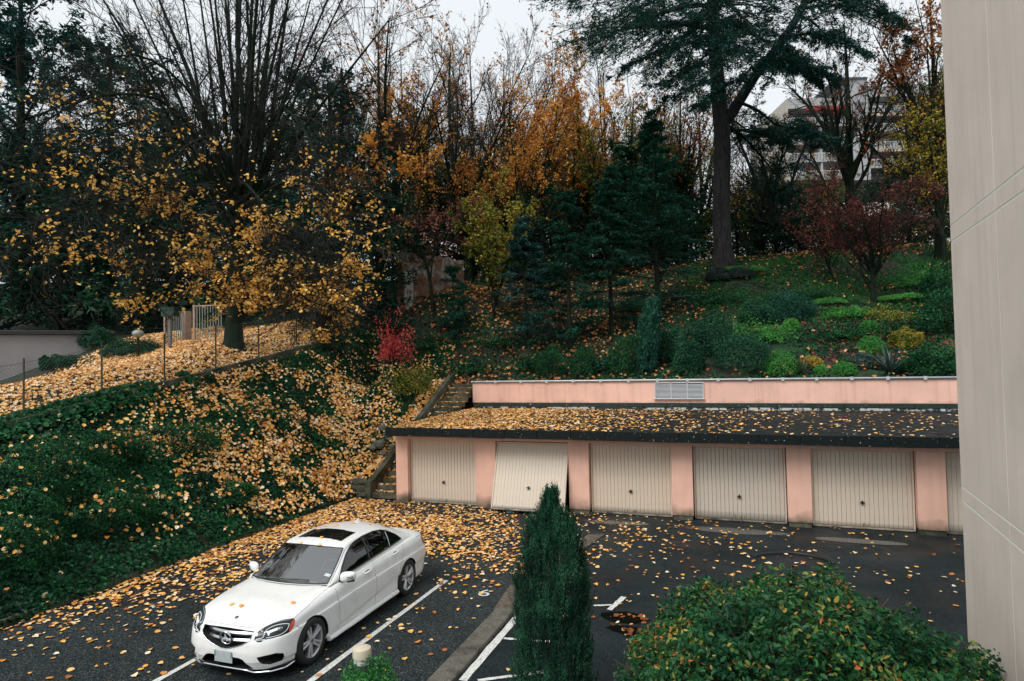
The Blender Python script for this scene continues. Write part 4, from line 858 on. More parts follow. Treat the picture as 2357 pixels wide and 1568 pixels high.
def onground(u, v, d):
    p = at(u, v, d); return float(p[0]), float(p[1])
def tree(name, label, cat, trunk, rad, levels, leaf=None, bark=bark_d, twig=twig_m, group=None, seed=1, extra=None, sides=8, leafparts=('crown',)):
    """trunk: list of polylines [(x,y,z)...] world; levels: list of dicts; leaf: dict"""
    rng = np.random.default_rng(seed); base = trunk[0][0]
    root = empty(name, base, 0, label, cat, group); o = np.array(base)
    K = 14; P = np.stack([catmull(np.array(t), K) for t in trunk])-o; R_ = np.stack([np.interp(np.linspace(0, 1, K), np.linspace(0, 1, len(r)), r) for r in rad])
    Rt = R_.copy(); Rt[0, 0] *= 1.7; Rt[0, 1] *= 1.18
    tr = [tube_geo(P, Rt, 12)]; cur, cr = P, R_; twigs = []; allp = [(P, R_)]
    for i, L in enumerate(levels):
        src, sr_ = (allp[L['src']] if 'src' in L else (cur, cr))
        cur, cr = spawn(src, sr_, L['n'], L.get('t0', .25), L.get('t1', 1), L['ang'], L.get('angj', .15), L.get('len', .5), L.get('K', 6), L.get('wob', .12), L.get('up', .05), L.get('r', .55), rng, L.get('lenpow', .4), L.get('rtip', .35), L.get('flat', 0), L.get('abs'))
        cr = np.maximum(cr, L.get('rmin', .004))
        if L.get('zmin') is not None:
            k = cur[:, :, 2].min(1) > L['zmin']; cur, cr = cur[k], cr[k]
        allp.append((cur, cr)); (tr if i == 0 and len(levels) > 1 else twigs).append(tube_geo(cur, cr, 6 if i == 0 else (4 if i == 1 else 3)))
    link('trunk', joined('trunk', tr), root, bark)
    if twigs: tag(link('branches', joined('branches', twigs), root, twig), kind='stuff')
    for lf in (leaf if isinstance(leaf, list) else [leaf] if leaf else []):
        src = allp[lf.get('src', -1)][0]; pts, T = pts_on(src, lf['n'], rng, lf.get('jit', .06), lf.get('t0', .2))
        wz = pts+o
        if lf.get('keep') is not None: k = lf['keep'](wz, rng); pts, T, wz = pts[k], T[k], wz[k]
        n = len(pts); N = rng.normal(size=(n, 3))*lf.get('spread', .8)+np.array([0, 0, lf.get('upn', 1.)]); H = T*lf.get('along', .5)+rng.normal(size=(n, 3))*.6+np.array([0, 0, -lf.get('droop', .3)])
        pts = pts+np.array([0, 0, -lf.get('hang', .03)]); S = lf['s']*(.65+.7*rng.random(n))
        tone = np.clip(lf.get('tone', .5)+rng.normal(size=n)*lf.get('tj', .22)+(noise2(wz[:, 0]*.8+wz[:, 1], wz[:, 2]*.8, seed)-.5)*lf.get('tn', .5), 0, 1)
        tag(link(lf.get('name', 'crown'), leaf_mesh('crown', pts, S, N, tone, rng, asp=lf.get('asp', .8), curl=lf.get('curl', .3), H=H, shape=lf.get('shape', 'kite')), root, lf['m']), kind='stuff')
    return root, allp, o

# ---- the pollarded linden by the terrace fence
B0 = (-18.0, 19.2, 4.95); 
lx = lambda u, v, d: tuple(at(u, v, d))
base = np.array(lx(538, 812, 24.2))
fork = np.array(lx(548, 470, 24.2))
limbs = [[tuple(base+np.array([0, 0, -.5])), tuple(base+np.array([.02, 0, 1.5])), lx(545, 600, 24.2), tuple(fork), lx(552, 380, 24.2), lx(560, 250, 24.2), lx(545, 90, 24.2), lx(548, -160, 24.2)]]
lr = [[.36, .27, .24, .21, .13, .09, .07, .03]]
rr = random.Random(4)
shoots = [(500, 470, 395, -160), (520, 440, 440, -160), (535, 420, 478, -180), (545, 400, 515, -200), (560, 400, 590, -180), (575, 430, 620, -200), (590, 430, 640, -160), (600, 450, 680, -120), (610, 380, 720, -20), (580, 350, 655, -150), (520, 380, 330, -90), (500, 420, 280, -60), (540, 360, 560, -200), (566, 330, 606, -180), (600, 400, 800, -30), (560, 450, 505, -150), (590, 380, 560, -120), (530, 330, 455, -200), (500, 470, 250, 30), (490, 400, 200, -60), (600, 420, 900, 40), (590, 380, 780, -60), (610, 460, 760, 120), (505, 360, 360, 40), (575, 360, 700, -150)]
for i, (u0, v0, u1, v1) in enumerate(shoots):
    d0 = 24.2+rr.uniform(-.9, .9); d1 = 24.2+rr.uniform(-3.5, 3.5)
    s0 = fork+(np.array(lx(u0, v0+60, d0))-fork)*.35; m = at(u0+(u1-u0)*.12, v0-25, d0+(d1-d0)*.25)
    limbs.append([tuple(fork+np.array([rr.uniform(-.15, .15), 0, rr.uniform(-2.0, .3)])), tuple((s0+m)/2+np.array([0, 0, -.1])), tuple(m), tuple(at(u0+(u1-u0)*.38, v0+(v1-v0)*.38, d0+(d1-d0)*.5)), tuple(at(u0+(u1-u0)*.7, v0+(v1-v0)*.7, d0+(d1-d0)*.8)), lx(u1, v1, d1)])
    k_ = rr.uniform(.55, 1.05); lr.append([.10*k_, .115*k_, .10*k_, .08*k_, .055*k_, .02])
def lindenkeep(w, rng):
    # leaves survive on the low drooping outer branches, hardly any high up
    h = w[:, 2]; p = np.interp(h, [5, 9, 12, 17, 22], [1, .9, .55, .12, .03]); return rng.random(len(w)) < p
droops = []; rd2 = []
for (u0, v0, pts_) in [(560, 560, [(620, 500, 22.5), (700, 530, 20.5), (770, 600, 19.5)]), (560, 540, [(640, 540, 21), (690, 600, 19.5), (740, 670, 19)]), (555, 520, [(610, 540, 21.5), (650, 610, 19.5), (680, 680, 19)]), (545, 540, [(500, 480, 21), (450, 520, 19), (420, 580, 18.5)]),
                       (540, 500, [(460, 400, 21.5), (350, 440, 19), (280, 540, 17.5)]), (540, 480, [(430, 330, 22), (300, 330, 19), (190, 420, 17)]), (540, 460, [(400, 250, 22), (230, 220, 19), (90, 290, 17)]), (545, 480, [(500, 330, 22), (440, 330, 20), (370, 400, 19)]),
                       (560, 480, [(650, 420, 22), (740, 430, 20), (810, 520, 19.5)]), (545, 420, [(450, 230, 23), (330, 130, 21), (200, 150, 19)]), (560, 600, [(640, 600, 21.5), (740, 630, 20.5), (790, 680, 20)]), (550, 430, [(640, 260, 23), (700, 300, 21), (740, 400, 20)]), (540, 560, [(450, 520, 22), (360, 560, 20), (330, 640, 19)]),
                       (540, 470, [(420, 420, 20), (250, 460, 18), (60, 520, 16)]), (560, 590, [(620, 600, 22), (690, 640, 21), (740, 690, 20.5)]), (560, 540, [(585, 560, 21.5), (610, 600, 20), (640, 640, 19.4)]), (540, 520, [(515, 540, 21.5), (520, 590, 20), (560, 640, 19)]), (545, 450, [(480, 420, 22), (420, 450, 20), (400, 510, 19)]), (550, 430, [(560, 420, 21.5), (590, 450, 20), (620, 500, 19.5)])]:
    P0 = fork+(np.array(lx(u0, v0, 24.2))-fork)*1.0; q = [tuple(P0)]+[lx(*p) for p in pts_]; droops.append(q+[tuple(np.array(q[-1])+np.array([0, 0, -.25]))]); rd2.append([.06, .05, .038, .022, .010])
limbs += droops; lr += rd2
LT, LA, LO = tree('linden_tree', 'tall pollarded linden with many upright bare limbs and drooping golden leaf sprays', 'tree', limbs, lr,
     [dict(n=14, t0=.3, t1=.98, ang=.6, angj=.22, len=.30, K=6, wob=.13, up=.05, r=.35, rmin=.011), dict(n=6, ang=.55, angj=.3, len=.5, K=4, wob=.2, up=.0, r=.5, rmin=.0075), dict(n=3, ang=.6, angj=.3, len=.55, K=3, wob=.2, up=-.04, r=.6, rmin=.0055)],
     None, bark=bark_d, seed=5)
# leaves: only along the drooping branches
nd = len(droops); P = np.stack([catmull(np.array(t), 14) for t in droops])-LO; Rr = np.stack([np.interp(np.linspace(0, 1, 14), np.linspace(0, 1, 5), r) for r in rd2])
rng = np.random.default_rng(55)
a1, ar = spawn(P, Rr, 24, .35, 1, .8, .25, .26, 6, .18, -.02, .4, rng); a2, ar2 = spawn(a1, np.maximum(ar, .008), 6, .15, 1, .7, .3, .5, 4, .2, -.06, .5, rng)
tag(link('leaf_twigs', joined('leaf_twigs', [tube_geo(a1, np.maximum(ar, .006), 3), tube_geo(a2, np.maximum(ar2, .004), 3)]), LT, twig_m), kind='stuff')
n = 30000; pts, T = pts_on(a2, n, rng, .05, .2); w = pts+LO
q = noise2(w[:, 0]*.40+w[:, 1]*.25+3, w[:, 2]*2.0-w[:, 0]*.25, 3); k = (rng.random(n) < np.clip((q*.6+.4*noise2(w[:, 0]*1.9, w[:, 2]*3.2, 13)-.46)*5, .015, .9)*np.interp(((w-CAM)@CX)/((w-CAM)@CF)*FOC+PCX, [100, 380, 480, 600, 700, 850], [.35, .5, .9, .9, .62, .62])*np.interp(w[:, 2], [4, 7, 11, 15, 19], [1, 1, .75, .35, .08])); pts, T = pts[k], T[k]; n = len(pts)
tag(link('crown', leaf_mesh('crown', pts+np.array([0, 0, -.05]), .092*(.6+.8*rng.random(n)), rng.normal(size=(n, 3))*.7+np.array([0, -.1, 1.]), np.clip(rng.normal(.6, .22, n), 0, 1), rng, shape='hex', asp=.85, curl=.25, H=T*.3+rng.normal(size=(n, 3))*.7+np.array([0, 0, -.3])), LT, L_yel), kind='stuff')

# ---- generic builders
def conifer(name, label, base, H, Rb, seed, m=L_fir, nb=60, nf=26000, fs=.14, droop=-.04, group=None, zc=.12, bark=bark_d, cat='tree', lean=(0, 0), trunk_r=None, top=.25, flatf=.8, asp=.28):
    rng = np.random.default_rng(seed); base = np.array(base, float); root = empty(name, tuple(base), 0, label, cat, group)
    tr = trunk_r or H*.016; P = catmull([(0, 0, -.4), (lean[0]*.3, lean[1]*.3, H*.35), (lean[0]*.7, lean[1]*.7, H*.7), (lean[0], lean[1], H)], 14)[None]; R_ = np.linspace(tr, tr*.12, 14)[None]
    t = zc+(1-zc)*rng.random(nb)**.9; x = t*13; i = np.minimum(x.astype(int), 12); f = (x-i)[:, None]; p = P[0, i]*(1-f)+P[0, i+1]*f
    az = rng.random(nb)*2*np.pi; D = np.stack([np.cos(az), np.sin(az), np.full(nb, .12)], 1); ln = Rb*(1-(t-zc)/(1-zc)*(1-top*.5))**.9*(.65+.5*rng.random(nb)); ln = np.maximum(ln, .25)
    b1, r1 = grow(p, D, ln, tr*.3*(1-t*.7), 8, .07, droop, rng, .25)
    b2, r2 = spawn(b1, r1, 8, .12, 1, .85, .15, .42, 5, .08, droop, .45, rng, .75, .4, flatf)
    link('trunk', joined('trunk', [tube_geo(P, R_, 10)]), root, bark)
    tag(link('branches', joined('branches', [tube_geo(b1, np.maximum(r1, .008), 3), tube_geo(b2, np.maximum(r2, .005), 3)]), root, twig_m), kind='stuff')
    pts, T = pts_on(b2, int(nf*.8), rng, fs*.35, .05); p2, T2 = pts_on(b1, nf-int(nf*.8), rng, fs*.4, .3); pts = np.r_[pts, p2]; T = np.r_[T, T2]; n = len(pts)
    N = rng.normal(size=(n, 3))*.45+np.array([0, 0, 1.]); Hd = T+rng.normal(size=(n, 3))*.55
    tone = np.clip(.45+rng.normal(size=n)*.22+(noise2(pts[:, 0]*1.1+pts[:, 1], pts[:, 2]*1.6, seed)-.5)*.5, 0, 1)
    tag(link('crown', leaf_mesh('crown', pts, fs*(.6+.8*rng.random(n)), N, tone, rng, asp=asp, curl=.1, H=Hd), root, m), kind='stuff')
    return root

def broad(name, label, u, v, d, H, Rc, seed, m, n=6000, s=.16, lean=(0, 0), nl=5, bark=bark_d, keep=None, tone=.5, group=None, tr=None, ang=.55, twigs=(9, 5, 4), cat='tree', fork=.3, base=None, zt=None, tn=.5, up=.08, spread=.9, asp=.8, twm=None):
    b = np.array(base if base is not None else (hit(u, v, d) if v >= 690 else at(u, v, d))); zg = hz1(b[0], b[1]); H = H+b[2]-zg if abs(b[2]-zg) < 4 else H; b[2] = zg; rr = random.Random(seed); tr = tr or H*.018
    T = [[tuple(b+np.array([0, 0, -.4])), tuple(b+np.array([lean[0]*.25+rr.uniform(-.15, .15), lean[1]*.25, H*fork*.6])), tuple(b+np.array([lean[0]*.5, lean[1]*.5, H*fork])), tuple(b+np.array([lean[0]*.8+rr.uniform(-.4, .4), lean[1]*.8, H*.68])), tuple(b+np.array([lean[0], lean[1], H]))]]
    Rr = [[tr, tr*.85, tr*.72, tr*.4, tr*.1]]
    for i in range(nl):
        a = 2*math.pi*i/nl+rr.uniform(-.4, .4); r = Rc*rr.uniform(.65, 1.05); h0 = H*fork*rr.uniform(.75, 1.35); h1 = H*rr.uniform(.62, .95)
        c0 = b+np.array([lean[0]*.5, lean[1]*.5, h0]); T.append([tuple(c0), tuple(c0+np.array([math.cos(a)*r*.3+rr.uniform(-.2, .2), math.sin(a)*r*.3, (h1-h0)*.32])), tuple(c0+np.array([math.cos(a)*r*.62, math.sin(a)*r*.62, (h1-h0)*.68])), tuple(c0+np.array([math.cos(a)*r, math.sin(a)*r, (h1-h0)]))]); Rr.append([tr*.55, tr*.4, tr*.25, tr*.08])
    lv = [dict(n=twigs[0], t0=.2, ang=ang, angj=.2, len=.38, K=6, wob=.14, up=up, r=.5, rmin=.012), dict(n=twigs[1], ang=.6, angj=.25, len=.5, K=4, wob=.16, up=up, r=.55, rmin=.007), dict(n=twigs[2], ang=.6, angj=.25, len=.55, K=3, wob=.18, up=up*.5, r=.6, rmin=.0065)]
    lf = dict(n=n, s=s, m=m, tone=tone, jit=.08, keep=keep, tn=tn, spread=spread, asp=asp) if m else None
    return tree(name, label, cat, T, Rr, lv, lf, bark, twm or twig_m, group, seed)

# ---- big cedar on the right
cb = np.array(at(1666, 618, 36.0)); rng = np.random.default_rng(9)
cedT = [[tuple(cb+np.array([0, 0, -.6])), lx(1660, 480, 36), lx(1663, 330, 36), lx(1655, 230, 36), lx(1645, 100, 36), lx(1640, -60, 36), lx(1650, -330, 36), lx(1650, -560, 36)],
        [lx(1672, 280, 36), lx(1700, 235, 35.5), lx(1745, 165, 35), lx(1800, 95, 34), lx(1850, 10, 33), lx(1900, -120, 32)]]
cedR = [[.54, .47, .45, .42, .36, .30, .22, .08], [.34, .30, .25, .22, .18, .08]]
P = np.stack([catmull(np.array(t), 16) for t in cedT])-cb; Rr = np.stack([np.interp(np.linspace(0, 1, 16), np.linspace(0, 1, len(r)), r) for r in cedR])
CE = empty('cedar_tree', tuple(cb), 0, 'towering cedar with grooved forked trunk and spreading blue-green boughs on the slope', 'tree'); Rr[0, 0] *= 1.35
link('trunk', joined('trunk', [tube_geo(P, Rr, 16)]), CE, bark_g)
bo = []; br = []
for (u0, v0, u1, v1, u2, v2, d2, r) in [(1650, 70, 1500, 60, 1330, 95, 31, .13), (1648, 20, 1560, 20, 1420, 75, 27, .14), (1645, 110, 1560, 105, 1450, 150, 33, .10), (1645, 40, 1600, 100, 1560, 200, 28, .12), (1650, 0, 1700, 30, 1760, 110, 26, .13), (1640, -40, 1500, -50, 1320, -20, 29, .14), (1640, -30, 1540, -10, 1380, 60, 39, .13), (1650, 60, 1720, 70, 1800, 130, 30, .12),
        (1745, 165, 1820, 150, 1920, 180, 32, .11), (1800, 95, 1880, 80, 1990, 120, 31, .11), (1700, 235, 1790, 290, 1900, 320, 31, .10), (1680, 300, 1780, 320, 1880, 330, 36, .09), (1850, 10, 1930, 0, 2060, 40, 30, .10), (1655, 270, 1720, 300, 1760, 330, 40, .08), (1640, -60, 1700, -60, 1850, 20, 25, .13), (1640, -80, 1590, -60, 1500, 30, 24, .13),
        (1830, 40, 1880, 60, 1930, 130, 36, .10), (1655, 190, 1580, 210, 1500, 260, 37, .07), (1640, -150, 1480, -140, 1400, -60, 30, .13), (1640, -150, 1800, -140, 1980, -60, 30, .13), (1670, 285, 1760, 370, 1830, 470, 37, .10), (1790, 110, 1830, 140, 1880, 190, 33, .07), (1650, 120, 1600, 150, 1540, 190, 34, .08), (1650, 90, 1720, 120, 1790, 160, 30, .08), (1850, 20, 1950, 20, 2090, 90, 33, .09), (1660, 20, 1600, 50, 1480, 60, 36, .09), (1760, 150, 1700, 180, 1640, 230, 31, .05), (1600, 30, 1560, 60, 1520, 140, 30, .08), (1690, 40, 1650, 60, 1620, 150, 30, .07)]:
    d0 = 36 if u0 < 1690 else 35-(u0-1700)/100
    bo.append([lx(u0, v0, d0), lx((u0+u1)/2, (v0+v1)/2-8, d0*.75+d2*.25), lx(u1, v1, (d0+d2)/2), lx((u1+u2)/2, (v1+v2)/2-6, d0*.25+d2*.75), lx(u2, v2, d2)]); br.append([r, r*.75, r*.5, r*.3, r*.08])
B1 = np.stack([catmull(np.array(t), 12) for t in bo])-cb; R1 = np.stack([np.interp(np.linspace(0, 1, 12), np.linspace(0, 1, 5), r) for r in br])
b2, r2 = spawn(B1, R1, 22, .12, 1, .75, .18, .40, 7, .10, -.02, .38, rng, .5, .3, .75); r2 = np.maximum(r2, .014)
b3, r3 = spawn(b2, r2, 8, .1, 1, .8, .2, .42, 5, .10, -.05, .5, rng, .5, .4, .6); r3 = np.maximum(r3, .008)
tag(link('boughs', joined('boughs', [tube_geo(B1, R1, 7), tube_geo(b2, r2, 4), tube_geo(b3, r3, 3)]), CE, bark_d), kind='stuff')
n = 130000; pts, T = pts_on(b3, n, rng, .07, .05); 
wz = pts+cb; k = rng.random(n) < np.interp(noise2(wz[:, 0]*.5, wz[:, 2]*.7+wz[:, 1]*.3, 8), [.2, .55], [.35, 1]); pts, T = pts[k], T[k]; n = len(pts)
tone = np.clip(.45+rng.normal(size=n)*.2+(noise2(pts[:, 0]*1.3, pts[:, 2]*2+pts[:, 1], 5)-.5)*.7, 0, 1)
tag(link('crown', leaf_mesh('crown', pts, .17*(.6+.8*rng.random(n)), rng.normal(size=(n, 3))*.45+np.array([0, 0, 1.]), tone, rng, asp=.3, curl=.1, H=T+rng.normal(size=(n, 3))*.7), CE, L_ced), kind='stuff')

# ---- conifers on the slope
conifer('spruce_tree', 'blue-tinged young spruce above the left end of the pink parapet', hit(1212, 800), 5.9, 1.9, 31, m=leafmat('blue_spruce', [(0, (.012, .05, .042)), (.6, (.03, .105, .09)), (1, (.11, .22, .20))], rough=.6, trans=.08), nb=90, nf=34000, fs=.13)
conifer('fir_tree', 'dark slender fir with bare lower trunk left of the open garage bay', hit(1312, 815), 7.4, 2.1, 32, nb=80, nf=28000, zc=.13, fs=.13)
conifer('fir_tree', 'dark fir in the middle of the three behind the round box bushes', hit(1408, 775), 7.9, 2.3, 33, nb=90, nf=32000, zc=.13, fs=.13)
conifer('fir_tree', 'wide dark fir with pale bare trunk behind the leaning cypress', hit(1515, 745), 9.9, 3.1, 34, nb=100, nf=40000, zc=.13, fs=.13)
conifer('fir_tree', 'small dark fir sapling on the ivy slope below the ruined wall', hit(1045, 790), 3.6, 1.4, 35, nb=40, nf=9000, zc=.2, fs=.13)
# ---- maples and bare trees in the middle
def k_top(z0, z1, p0=.1, p1=1.):
    return lambda w, rng: rng.random(len(w)) < np.interp(w[:, 2], [z0, z1], [p1, p0])
def k_noise(th, s=.45, sd=3): return lambda w, rng: rng.random(len(w)) < np.clip((noise2(w[:, 0]*s+w[:, 1]*.2, w[:, 2]*s, sd)-th)*3, .05, 1)
broad('bare_tree', 'gnarled bare tree with twisting mossy limbs left of the orange maples', 878, 640, 36, 14.0, 5.0, 51, L_rus, n=900, s=.2, nl=7, tr=.26, twigs=(14, 7, 5), fork=.32, ang=.65)
broad('maple_tree', 'large orange maple with spreading dark branches and thinning crown', 1080, 640, 40, 15.0, 5.6, 52, L_org, n=7000, s=.145, nl=8, tr=.28, keep=k_noise(.25), fork=.2, twigs=(11, 6, 4), lean=(-1, 0), tone=.45)
broad('maple_tree', 'tall narrow golden-orange maple peaking against the sky', 1330, 600, 44, 12.8, 2.8, 53, L_org, n=12500, s=.145, nl=6, tr=.26, fork=.2, tone=.62, twigs=(11, 6, 4), ang=.4)
broad('maple_tree', 'sparse pale orange maple with upright limbs left of the cedar', 1470, 620, 46, 12.6, 3.2, 54, L_org, n=8000, s=.14, nl=6, tr=.25, fork=.22, tone=.6, twigs=(11, 6, 4), ang=.42, keep=k_noise(.3))
broad('maple_tree', 'leaning maple whose long branches sweep right over the slope', 1120, 620, 38, 11.2, 3.4, 55, L_org, n=9000, s=.135, nl=7, tr=.2, lean=(4.2, 2.0), fork=.2, tone=.5, keep=k_noise(.3), twigs=(11, 5, 4))
broad('maple_tree', 'low orange maple beyond the ruined wall', 1110, 640, 39, 9.0, 3.4, 56, L_org, n=8000, s=.13, nl=6, tr=.13, fork=.22, tone=.55, keep=k_noise(.25))
broad('young_maple', 'young yellow-green maple bush beside the ruined wall', 1140, 670, 31, 4.8, 1.9, 57, L_olv, n=6500, s=.13, nl=7, tr=.06, fork=.15, tone=.6, cat='small tree')
broad('sapling', 'crooked dark sapling with pinkish leaves in front of the ruined wall', 1000, 722, 30, 6.3, 2.4, 58, L_red, n=1300, s=.11, nl=6, tr=.10, fork=.45, tone=.75, lean=(-1.0, 0), cat='small tree')
broad('orange_maple', 'small orange maple hanging over the fence beside the linden', 868, 735, 30, 9.0, 2.4, 59, L_org, n=4200, s=.17, nl=6, tr=.11, fork=.3, tone=.6, cat='small tree', keep=k_noise(.35, .6))
broad('bare_tree', 'forked mossy tree with bare crown in front of the far flats', 1962, 560, 40, 14.2, 4.0, 60, L_rus, n=350, s=.2, nl=6, tr=.34, fork=.34, bark=bark_d, twigs=(12, 6, 5), ang=.6)
broad('oak_tree', 'rust-brown oak with yellow lower leaves against the beige wall', 2165, 600, 33, 14.5, 2.5, 61, L_rus, n=13000, s=.14, nl=8, tr=.24, fork=.25, tone=.55, twigs=(11, 6, 4), keep=k_noise(.2, .6))
broad('yellow_tree', 'yellow-leaved tree below the rusty oak at the wall edge', 2170, 640, 31, 9.5, 2.0, 62, L_olv, n=5000, s=.12, nl=6, tr=.12, fork=.25, tone=.72, tn=.6)
broad('bare_tree', 'thin bare tree between the cedar and the orange maples', 1580, 640, 44, 13.2, 3.0, 63, L_rus, n=1200, s=.2, nl=6, tr=.22, fork=.35, twigs=(11, 6, 4))
broad('bare_tree', 'slanting bare tree rising rightwards behind the cedar trunk', 1875, 590, 42, 10, 3.2, 64, None, nl=6, tr=.26, lean=(-5, 0), fork=.3, twigs=(10, 5, 4))
broad('red_shrub_tree', 'small vase-shaped tree with crimson leaves on the garden slope', 2012, 702, 31, 6.4, 2.4, 65, L_red, n=7500, s=.10, nl=10, tr=.13, fork=.2, tone=.38, ang=.65, cat='small tree', tn=.7, asp=.5)
broad('red_shrub_tree', 'coral-leaved branch spray of a small tree beside the dark shrub border', 1935, 640, 32, 3.6, 2.0, 66, L_red, n=1800, s=.11, nl=6, tr=.05, fork=.2, tone=.85, cat='small tree', asp=.5, lean=(-1.0, 0))
broad('leaning_tree', 'bare-limbed tree with scattered yellow leaves at the far left', 20, 720, 22, 10.5, 4.2, 67, L_yel, n=900, s=.11, nl=7, tr=.09, fork=.3, twigs=(12, 6, 5), lean=(1.5, 0), tone=.6, keep=k_noise(.4, .5))
broad('leaning_tree', 'yellow-leaved branchy tree beside the left wall', 150, 730, 29, 13.5, 4.2, 68, L_yel, n=1800, s=.12, nl=7, tr=.10, fork=.3, twigs=(12, 6, 4), tone=.6, keep=lambda w, rng: rng.random(len(w)) < np.clip((noise2(w[:, 0]*.5, w[:, 2]*.5, 7)-.35)*3, .03, 1))
# ---- dark evergreens behind
def dark_tree(name, label, u, v, d, H, R_, seed, n=9000, s=.42, m=L_dk, group=None, cat='tree', zc=.12, trunk=True, base=None):
    rng = np.random.default_rng(seed); b = np.array(base if base is not None else at(u, v, d)); root = empty(name, tuple(b), 0, label, cat, group)
    P = catmull([(0, 0, -.5), (.2, 0, H*.4), (0, .1, H*.9)], 10)[None]; Rt = np.linspace(H*.02, H*.004, 10)[None]
    bp, brr = spawn(P, Rt, 70, zc, .98, 1.25, .2, .5, 7, .12, .02, .4, rng, .2, .3, 0, R_*1.15)
    h = bp[:, 0, 2]/H; sc = np.interp(h, [zc, .35, .6, 1], [.85, 1, .85, .3]); bp = bp[:, :1]+(bp-bp[:, :1])*sc[:, None, None]
    b2, r2 = spawn(bp, brr, 5, .2, 1, .8, .2, .35, 3, .1, 0, .5, rng)
    link('trunk', joined('trunk', [tube_geo(P, Rt, 8)]), root, bark_d); tag(link('branches', joined('branches', [tube_geo(bp, np.maximum(brr, .02), 3), tube_geo(b2, np.maximum(r2, .012), 3)]), root, twig_m), kind='stuff')
    pts, T = pts_on(b2, n, rng, .18, .1); N = rng.normal(size=(n, 3))*.6+np.array([0, 0, 1.]); tone = np.clip(.4+rng.normal(size=n)*.2+(noise2(pts[:, 0]*.5, pts[:, 2]*.9+pts[:, 1]*.3, seed)-.5)*.9, 0, 1)
    tag(link('crown', leaf_mesh('crown', pts, s*(.5+.9*rng.random(n)), N, tone, rng, asp=.38, curl=.15, H=T+rng.normal(size=(n, 3))*.8), root, m), kind='stuff'); return root

BT = broad('bare_tree', 'bare twiggy tree far behind the linden trunk', 0, 0, 0, 12.5, 3.6, 71, L_rus, n=900, s=.13, nl=7, tr=.17, fork=.28, twigs=(13, 7, 5), ang=.5, base=(*at(700, 640, 44)[:2], hz1(*at(700, 640, 44)[:2])), group='bare trees up the slope')
BT2 = broad('bare_tree', 'slender bare tree with ochre leaves behind the big maple', 0, 0, 0, 12.0, 3.0, 72, L_org, n=1500, s=.13, nl=7, tr=.15, fork=.22, twigs=(13, 7, 5), ang=.45, base=(*at(1010, 640, 46)[:2], hz1(*at(1010, 640, 46)[:2])), group='bare trees up the slope')
BT3 = broad('bare_tree', 'yellow-green leaved slender tree behind the young firs', 0, 0, 0, 10.0, 3.0, 73, L_olv, n=4500, s=.15, nl=7, tr=.13, fork=.18, twigs=(12, 6, 4), ang=.45, tone=.45, base=(*at(1420, 640, 42)[:2], hz1(*at(1420, 640, 42)[:2])), group='bare trees up the slope')
for i, (u, d, sc, lab) in enumerate([(1560, 46, .95, 'yellow-green tree just left of the cedar trunk'), (1230, 43, .85, 'yellow-green tree behind the blue spruce'), (1760, 47, .7, 'yellow-green tree right of the cedar trunk'), (960, 44, .95, 'greenish tree behind the gnarled bare tree'), (1340, 46, .8, 'greenish tree below the golden maple'), (1900, 48, .65, 'greenish low tree before the far flats')]):
    b = at(u, 640, d); dup(BT3[0], (float(b[0]), float(b[1]), hz1(b[0], b[1])-.1), 1+i*1.7, sc, lab, 'bare trees up the slope')
for i, (u, d, sc, lab) in enumerate([(790, 47, 1.3, 'bare twiggy tree behind the dark cedar right of the linden'), (930, 45, 1.28, 'bare twiggy tree between the gnarled tree and the big maple'), (1170, 49, 1.38, 'thin-leaved tree between the big maple and the golden maple'), (1245, 52, 1.25, 'sparse tree just left of the golden maple'), (1400, 52, 1.25, 'sparse tree between golden maple and pale maple'), (1530, 50, 1.25, 'twiggy tree behind the wide fir'), (1620, 54, 1.25, 'twiggy tree directly left of the cedar trunk'), (1720, 52, .8, 'twiggy tree right of the cedar trunk'), (1790, 50, .75, 'twiggy tree below the left end of the far flats'), (1860, 54, .85, 'twiggy tree in front of the red awnings'), (1090, 50, 1.35, 'tall thin tree rising behind the big maple'), (1320, 55, 1.15, 'thin tree behind the golden maple'), (640, 46, 1.1, 'bare twiggy tree just right of the linden limbs'), (340, 40, 1.1, 'bare twiggy tree left of the linden limbs'), (200, 38, 1.05, 'bare twiggy tree in front of the corner cedar'), (450, 42, 1.1, 'bare twiggy tree behind the gate')]):
    b = at(u, 640, d); dup((BT[0], BT2[0])[i % 2 if i < 14 else 0], (float(b[0]), float(b[1]), hz1(b[0], b[1])-.1), i*1.3, (sc, sc, sc*(1+.06*math.sin(i*2.1))), lab, 'bare trees up the slope')
